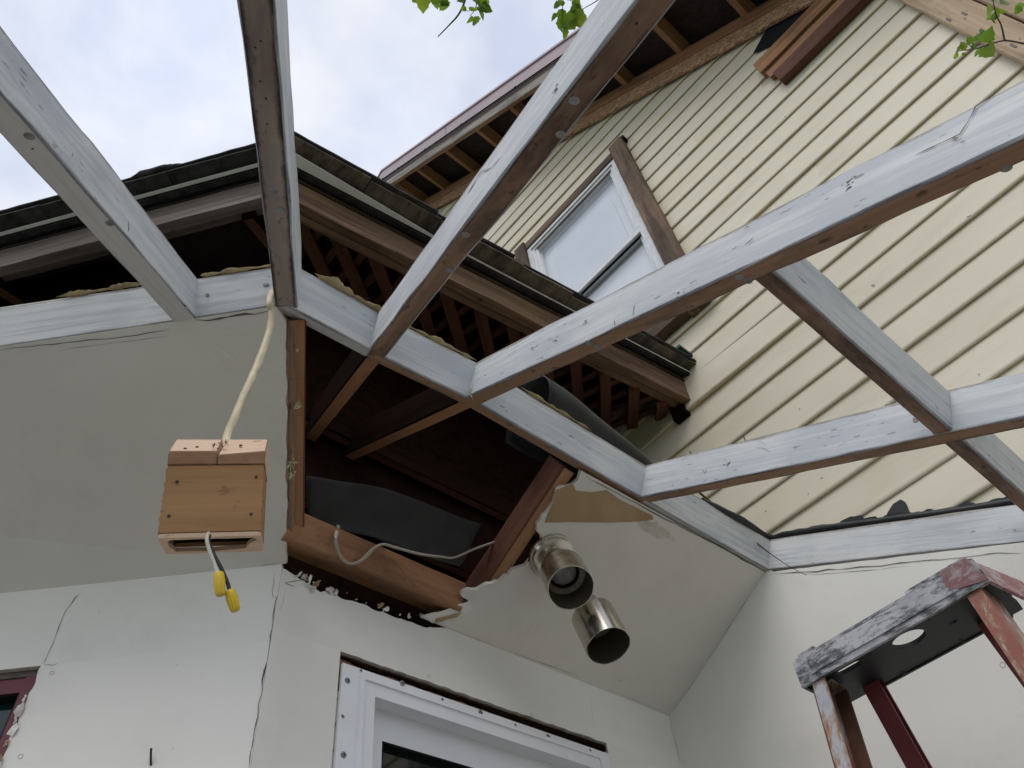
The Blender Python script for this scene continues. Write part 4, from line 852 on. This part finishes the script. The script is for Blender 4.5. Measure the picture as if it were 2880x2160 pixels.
# ------------------------------------------------------------------ twin spotlight on the torn ceiling
cc = onP2(1549, 1562)
SP = thing('ceiling_spotlight', 'tarnished nickel twin spotlight on the torn sloped ceiling', 'spotlight', tuple(cc))
lathe('ceiling_plate', [(.0005, .026), (.03, .0255), (.052, .022), (.058, .018), (.0605, .010), (.0625, .009), (.064, .005), (.064, -.001)], cc, P2N, NICKEL, SP, 48)
def aim_head(back, mouth, rs, rn, necks, lens):
    back, mouth = Vector(back), Vector(mouth); ax = (mouth-back); Lx = ax.length; ax.normalize(); ns = Lx*.30
    h = lathe('lamp_head', [(.0005, 0), (rn*.92, .0005), (rn, .004), (rn, ns-.004), (rn+.003, ns-.002), (rs-.003, ns), (rs, ns+.004), (rs, Lx-.001), (rs-.0012, Lx), (rs-.0026, Lx-.001), (rs-.003, ns+.022), (rs*.74, ns+.020)], back, ax, NICKEL, SP, 48)
    lathe('shade_lining', [(rs-.0032, Lx-.003), (rs-.0036, ns+.024)], back, ax, NICKIN, h, 40)
    lathe('inner_ring', [(rs-.0036, ns+.026), (rs*.70, ns+.022), (rs*.62, ns+.016)], back, ax, NICKIN, h, 40)
    lathe('bulb_ring', [(rs*.64, ns+.014), (rs*.64, ns+.028), (rs*.58, ns+.029), (rs*.575, ns+.016)], back, ax, BLACK, h, 32)
    if lens: lathe('bulb', [(.0005, ns+.026), (rs*.3, ns+.0245), (rs*.5, ns+.021), (rs*.6, ns+.016)], back, ax, BULB, h, 32)
    u = ax.orthogonal().normalized(); v = ax.cross(u)
    if lens:
        for i in range(10):
            a = i*.628; p = back+ax*(ns+.0252)+(u*math.cos(a)+v*math.sin(a))*rs*.83; lathe('vent_hole', [(.0003, .0006), (.0022, .0004), (.0024, -.001)], p, ax, BULB, h, 8, True)
    return h
def along(u, v, d): return EYE+sight(u, v)*d
dc = (cc-EYE).length
m1 = along(1606, 1654, dc-.160); b1 = along(1571, 1582, dc-.028)
aim_head(b1, m1, .0575, .036, True, True)
tube('arm', [cc+P2N*.02, cc.lerp(b1, .6)+P2N*.005, b1+(m1-b1).normalized()*.006], .009, NICKEL, SP, 12)
m2 = along(1712, 1818, dc-.135); b2 = along(1648, 1694, dc-.020)
aim_head(b2, m2, .0555, .030, True, False)
tube('arm', [cc+P2N*.018, cc.lerp(b2, .5)+P2N*.022, b2+(m2-b2).normalized()*.004], .009, NICKEL, SP, 12)
# ------------------------------------------------------------------ stepladder
LD_ = thing('stepladder', 'paint-flaked red stepladder with scuffed black cap', 'stepladder', (-.42, 1.3, 0))
lx0, lx1, ly0, ly1, lz0, lz1 = -.612, -.236, 1.324, 1.475, 2.300, 2.352
def holed(name, x0, x1, y0, y1, z0, z1, cx, cy, rx, ry, mat, n=28, sup=2.0):
    """flat slab with one rounded hole"""
    I, O = [], []
    for j in range(n):
        a = 2*math.pi*j/n; c, s = math.cos(a), math.sin(a); I.append((cx+math.copysign(abs(c)**(2/sup), c)*rx, cy+math.copysign(abs(s)**(2/sup), s)*ry))
        d = Vector((c/((x1-x0)/2), s/((y1-y0)/2))); m = max(abs(d.x), abs(d.y)); O.append(((x0+x1)/2+c/m, (y0+y1)/2+s/m))
    vs = [(*p, z) for z in (z0, z1) for p in O]+[(*p, z) for z in (z0, z1) for p in I]; fs = []
    for j in range(n):
        k = (j+1) % n; fs += [(j, k, 2*n+k, 2*n+j), (n+j, 3*n+j, 3*n+k, n+k), (j, n+j, n+k, k), (2*n+j, 2*n+k, 3*n+k, 3*n+j)]
    # corners of the rectangle
    return fixn(obj(name, vs, fs, mat, cap))
cap = plate('cap', [(lx0, ly0, lz0), (lx0+.002, ly0-.001, lz1-.003), (lx0+.010, ly0+.002, lz1+.001), (lx1-.014, ly0+.002, lz1+.001), (lx1-.003, ly0-.001, lz1-.005), (lx1, ly0, lz0)], (0, .007, 0), LADCAP, LD_)
plate('cap_face_panel', [(lx0+.03, ly0-.0022, lz0+.012), (lx0+.032, ly0-.0022, lz1-.008), (lx1-.05, ly0-.0022, lz1-.008), (lx1-.048, ly0-.0022, lz0+.012)], (0, .0022, 0), LADCAP, cap)
plate('rear_skirt', [(lx0+.05, ly1, lz0+.004), (lx0+.03, ly1, lz1-.002), (lx1-.004, ly1, lz1-.002), (lx1-.03, ly1, lz0+.004)], (0, -.006, 0), LADBLK, cap)
plate('end_skirt', [(lx0, ly0+.007, lz0), (lx0, ly1, lz0), (lx0+.002, ly1, lz1), (lx0+.002, ly0+.007, lz1)], (.006, 0, 0), LADBLK, cap)
plate('end_skirt', [(lx1, ly0-.0015, lz0), (lx1+.030, ly1, lz0-.02), (lx1+.016, ly1, lz1), (lx1-.012, ly0-.0015, lz1+.002)], (-.006, 0, 0), LADRED, cap)
plate('red_corner', [(lx1-.062, ly0-.003, lz0+.022), (lx1-.060, ly0-.003, lz1+.0015), (lx1-.012, ly0-.003, lz1+.0015), (lx1, ly0-.003, lz0+.002), (lx1-.05, ly0-.003, lz0+.014)], (0, .002, 0), LADRED, cap)
xs = [lx0+.003, lx0+.135, lx0+.255, lx1-.004]; tz0, tz1 = lz0+.006, lz0+.014
h1_, h2_, h3_ = onZ(2557, 1798, tz0), onZ(2388, 1880, tz0), onZ(2680, 1750, tz0)
holed('cap_top', xs[0], xs[1], ly0+.007, ly1-.006, tz0, tz1, h2_.x, h2_.y, .026, .010, LADBLK, sup=4)
holed('cap_top', xs[1], xs[2], ly0+.007, ly1-.006, tz0, tz1, h1_.x, h1_.y, .031, .026, LADBLK)
holed('cap_top', xs[2], xs[3], ly0+.007, ly1-.006, tz0, tz1, h3_.x, h3_.y, .008, .006, LADBLK)
for xa, xb in ((lx0+.008, lx0+.054), (lx1-.135, lx1-.014)):
    plate('cap_lug', [(xa, ly0+.012, lz1+.0005), (xa+.004, ly0+.012, lz1+.0125), (xb-.006, ly0+.012, lz1+.0125), (xb, ly0+.012, lz1+.0005)], (0, .02, 0), LADCAP, cap)
def channel(name, a, b, inw, fl, web, mats):
    """C-section rail from a to b: flange width fl along X, web depth web along the tread direction"""
    m, Lx = frame(a, b, inw); t = .005; n = 14; vs, fs, fi = [], [], []
    pr = [(0, 0), (fl, 0), (fl, t), (t, t), (t, web-t), (fl, web-t), (fl, web), (0, web)]
    for i in range(n+1):
        for p in pr: vs.append((Lx*i/n, p[0], p[1]))
    for i in range(n):
        for j in range(8):
            q = i*8+j; r = i*8+(j+1) % 8; fs.append((q, r, r+8, q+8)); fi.append(0 if j in (0, 7, 1) else 1)
    fs += [tuple(range(8)), tuple(range(n*8, n*8+8))[::-1]]; fi += [0, 0]
    return fixn(obj(name, vs, fs, mats, LD_, fi, mat4=m))
channel('front_rail', (lx0+.020, ly0+.008, lz0+.012), (lx0-.085, ly0-.42, .02), (0, 1, 0), -.026, .075, [LADRAIL, LADIN])
rr = channel('front_rail', (lx1-.020, ly0+.008, lz0+.016), (lx1+.085, ly0-.42, .02), (0, 1, 0), .026, .075, [LADRAIL, LADIN])
channel('rear_rail', (lx0+.062, ly1-.035, lz0+.012), (lx0+.02, 1.93, .02), (0, 1, 0), -.03, .026, [LADDK, LADDK])
channel('rear_rail', (lx1-.05, ly1-.035, lz0+.012), (lx1, 1.93, .02), (0, 1, 0), .03, .026, [LADDK, LADDK])
for k in range(1, 8):
    z = .281*k; t = (lz0-z)/lz0; y = ly0-.42*t; box('tread', (lx0+.02-.105*t, y+.012, z), (lx1-.02+.105*t, y+.08, z+.03), LADBLK if k % 2 else ALU, LD_, .003)
for k in (1, 3, 5):
    z = .29*k; t = (lz0-z)/lz0; y = 1.44+.49*t; box('rear_brace', (lx0+.07-.04*t, y, z), (lx1-.07+.04*t, y+.02, z+.03), LADDK, LD_, .002)
# ------------------------------------------------------------------ black membrane scraps on the frame
MR = thing('rubber_membrane', 'curled black rubber membrane on the white block below the eave', 'membrane', (-.9, 1.2, 3.1))
prof = [(-.004, .0), (.012, .006), (.024, .020), (.026, .036), (.014, .048), (-.004, .050), (-.030, .040), (-.055, .022), (-.07, .004)]
prof = [(p.x, p.y) for p in smooth_path([Vector((a, b, 0)) for a, b in prof], 4)]; vs, fs = [], []; n = 18; m = len(prof)
B0 = Vector((-.842, 1.04, 3.100)); B1 = Vector((-.842, 1.43, 3.092))
for i in range(n+1):
    t = i/n; c = B0.lerp(B1, t); s = 2.0-.9*t**2+.06*math.sin(t*9)
    for a, b in prof: vs.append(c+Vector((a*s-.012, (-.05*b/.05)*(1-t)*.7, b*s*(1-.25*t)-.004)))
for i in range(n):
    for j in range(m-1): fs.append((i*m+j, i*m+j+1, (i+1)*m+j+1, (i+1)*m+j))
o = obj('curled_sheet', vs, fs, RUBBER, MR, smooth=True); md = o.modifiers.new('thick', 'SOLIDIFY'); md.thickness = .004
MS = thing('rubber_strip', 'black rubber strip with torn edges along the top of the last rafter', 'membrane', tuple(KF))
far, dr, up, _w = RAF['F']
tube('strip', [far+Vector((-.02, -.33, 0))+T2*1.06, far+Vector((0, -.16, 0))+T2*1.02, far+dr*-.01+up*.110+Vector((0, -.010, 0))]+[far+dr*s+up*(.112+.003*math.sin(s*9))+Vector((0, -.008, 0)) for s in (.05, .2, .4, .6, .8, 1.0, 1.4, 2.0)], .011, RUBBER, MS, 10, flat=1.0, wob=.25)
for k, (s0_, s1_, h_) in enumerate(((.05, .22, .010), (.20, .34, .022), (.33, .46, .012), (.36, .43, .050), (.42, .6, .012), (.6, .8, .01))):
    a = far+dr*s0_+up*.118+Vector((0, -.010, 0)); b = far+dr*s1_+up*.118+Vector((0, -.010, 0))
    q = jag([a, b, b+up*h_*.5-dr*.01, a.lerp(b, .6)+up*h_, a.lerp(b, .3)+up*h_*.8], .012, .006, only=[1, 2, 3, 4]); plate('torn_scrap', q, (0, .004, 0), [RUBBER, OLD], MS)
HS_ = thing('hanging_strip', 'thin blackened lath dangling in front of the corner of the frame', 'lath', tuple(onY(2180, 1560, 1.93)))
tube('lath', [onY(1968, 1388, 1.75)+Vector((0, 0, .004)), onY(2020, 1430, 1.80), onY(2080, 1487, 1.86), onY(2150, 1545, 1.92), onY(2215, 1590, 1.945), onY(2268, 1618, 1.95)], .0045, OLD, HS_, 6, flat=.35, wob=.3, rad=lambda t: 1.1-.75*t)
# ------------------------------------------------------------------ leafy twigs hanging into view
def leaf_mesh(rnd):
    L_ = rnd.uniform(.8, 1.25); Wd = rnd.uniform(.36, .5); n = 7; up_, dn, mid = [], [], []
    for i in range(n+1):
        t = i/n; wv = math.sin(math.pi*t**.72)**.9*Wd*(1+(.16 if i % 2 else -.08)) if 0 < i < n else 0; dz = -.35*t*t*L_*rnd.uniform(.6, 1.0)
        mid.append((t*L_, 0, dz)); up_.append((t*L_, wv, dz+wv*.35)); dn.append((t*L_, -wv, dz+wv*.35))
    vs = mid+up_[1:-1]+dn[1:-1]; fs = []; U = lambda i: n+1+i-1; Dn = lambda i: n+1+(n-1)+i-1
    for i in range(n):
        if i == 0: fs += [(0, 1, U(1)), (0, Dn(1), 1)]
        elif i == n-1: fs += [(i, n, U(i)), (i, Dn(i), n)]
        else: fs += [(i, i+1, U(i+1), U(i)), (i, Dn(i), Dn(i+1), i+1)]
    me = bpy.data.meshes.new('leaf'); me.from_pydata(vs, [], fs); me.materials.append(LEAF)
    for p in me.polygons: p.use_smooth = True
    return me
rl = random.Random(11); LM = [leaf_mesh(rl) for _ in range(5)]
def branch(label, dist, stems, leaves, group='leafy twigs'):
    B = thing('leafy_branch', label, 'branch', tuple(along(stems[0][0][0][0], stems[0][0][0][1], dist)), group)
    for s, r in stems: tube('twig', [along(u, v, dist+random.uniform(-.02, .02)) for u, v in s], r, BARK, B, 6, rad=lambda t: 1.15-.75*t, wob=.25)
    for u, v, du, dv, size in leaves:
        dd = dist+rl.uniform(-.03, .03); p = along(u, v, dd); q = along(u+du, v+dv, dd+rl.uniform(-.03, .03)); x = (q-p); s = x.length; x.normalize()
        view = (EYE-p).normalized(); z = (view+Vector((rl.gauss(0, .45), rl.gauss(0, .45), rl.gauss(0, .45)))); z = (z-x*z.dot(x)).normalized(); y = z.cross(x)
        o = bpy.data.objects.new('leaf', rl.choice(LM)); COL.objects.link(o); m = Matrix((x*s, y*s*size, z*s)).transposed().to_4x4(); m.translation = p; o.matrix_basis = m; adopt(o, B)
branch('leafy twig with a bare tip hanging against the sky', 2.6, [(((1520, -900), (1400, -480), (1330, -160), (1318, -60), (1308, 0), (1290, 40), (1262, 72), (1232, 103)), .0045), (((1318, -60), (1345, -20), (1336, 25), (1322, 45)), .002), (((1290, -30), (1240, -20), (1190, -18)), .003), (((1304, 12), (1312, 30), (1330, 28)), .0012)],
       [(1188, -14, 3, 48, 1), (1226, 2, 4, 24, 1), (1240, 2, 22, 30, .9), (1236, -4, 30, 20, 1), (1326, 44, -10, 32, .95), (1334, 46, 8, 30, .95), (1338, 20, 34, 38, .9), (1346, 14, 34, 10, .7), (1350, 16, 24, 18, .6), (1300, 16, 10, 18, .9), (1306, 6, -18, -8, .8), (1350, 2, 30, 22, .9), (1330, 2, 12, -22, .8), (1175, -6, -18, 12, .9), (1212, -10, 30, 22, .9), (1345, -6, 14, 26, .8), (1318, 22, 30, 8, .5)])
branch('leafy twig hanging beside the steep white rafter', 2.5, [(((1720, -900), (1640, -480), (1600, -150), (1590, -60), (1584, 0), (1582, 30), (1582, 70)), .0022), (((1760, -70), (1690, -6), (1648, 20), (1632, 30)), .0018), (((1586, -10), (1620, 10), (1640, 18)), .0012)],
       [(1578, 10, -26, 10, .8), (1582, 24, -6, 38, .9), (1580, 46, -8, 42, .85), (1586, 76, 6, 42, .8), (1588, 40, 30, 46, 1), (1594, 36, 26, 30, 1), (1612, 38, 34, 30, 1.1), (1604, 22, 36, 12, 1), (1610, 0, 24, 26, .9), (1590, 8, -26, -4, .7), (1566, 38, -16, 20, .6), (1592, 0, 12, -22, .8), (1600, 46, 24, 20, 1.1), (1584, -4, -14, -14, .8), (1636, 22, -8, 14, .5)])
branch('bright green leafy twig in front of the pale corner boards', 2.2, [(((3700, -200), (3300, 40), (3010, 110), (2900, 120), (2880, 122), (2826, 114), (2780, 126), (2740, 138), (2700, 142)), .0026), (((2826, 114), (2815, 70), (2800, 38), (2790, -20)), .002), (((2740, 138), (2722, 122), (2718, 110)), .0012)],
       [(2756, 120, 6, -36, 1), (2764, 118, 26, -34, 1), (2740, 118, -18, -10, .9), (2770, 130, 22, 30, 1.1), (2752, 134, 2, 34, .8), (2768, 128, 36, 16, 1), (2700, 142, -16, -4, .9), (2702, 140, 2, -18, .9), (2690, 146, -4, 26, .5), (2706, 148, 12, 10, .7), (2716, 140, -14, -24, .8), (2796, 36, -22, 34, .9), (2798, 34, -8, 40, .8), (2794, 26, -28, 6, 1), (2800, 20, 26, 20, 1), (2790, 4, -22, -22, 1), (2812, 10, 26, -18, 1), (2792, 40, 20, 16, .9), (2748, 126, -24, 14, .9), (2758, 112, 18, -44, .9), (2868, 6, 20, 26, 1), (2872, 18, -16, 20, 1), (2880, 0, 30, 12, 1)])
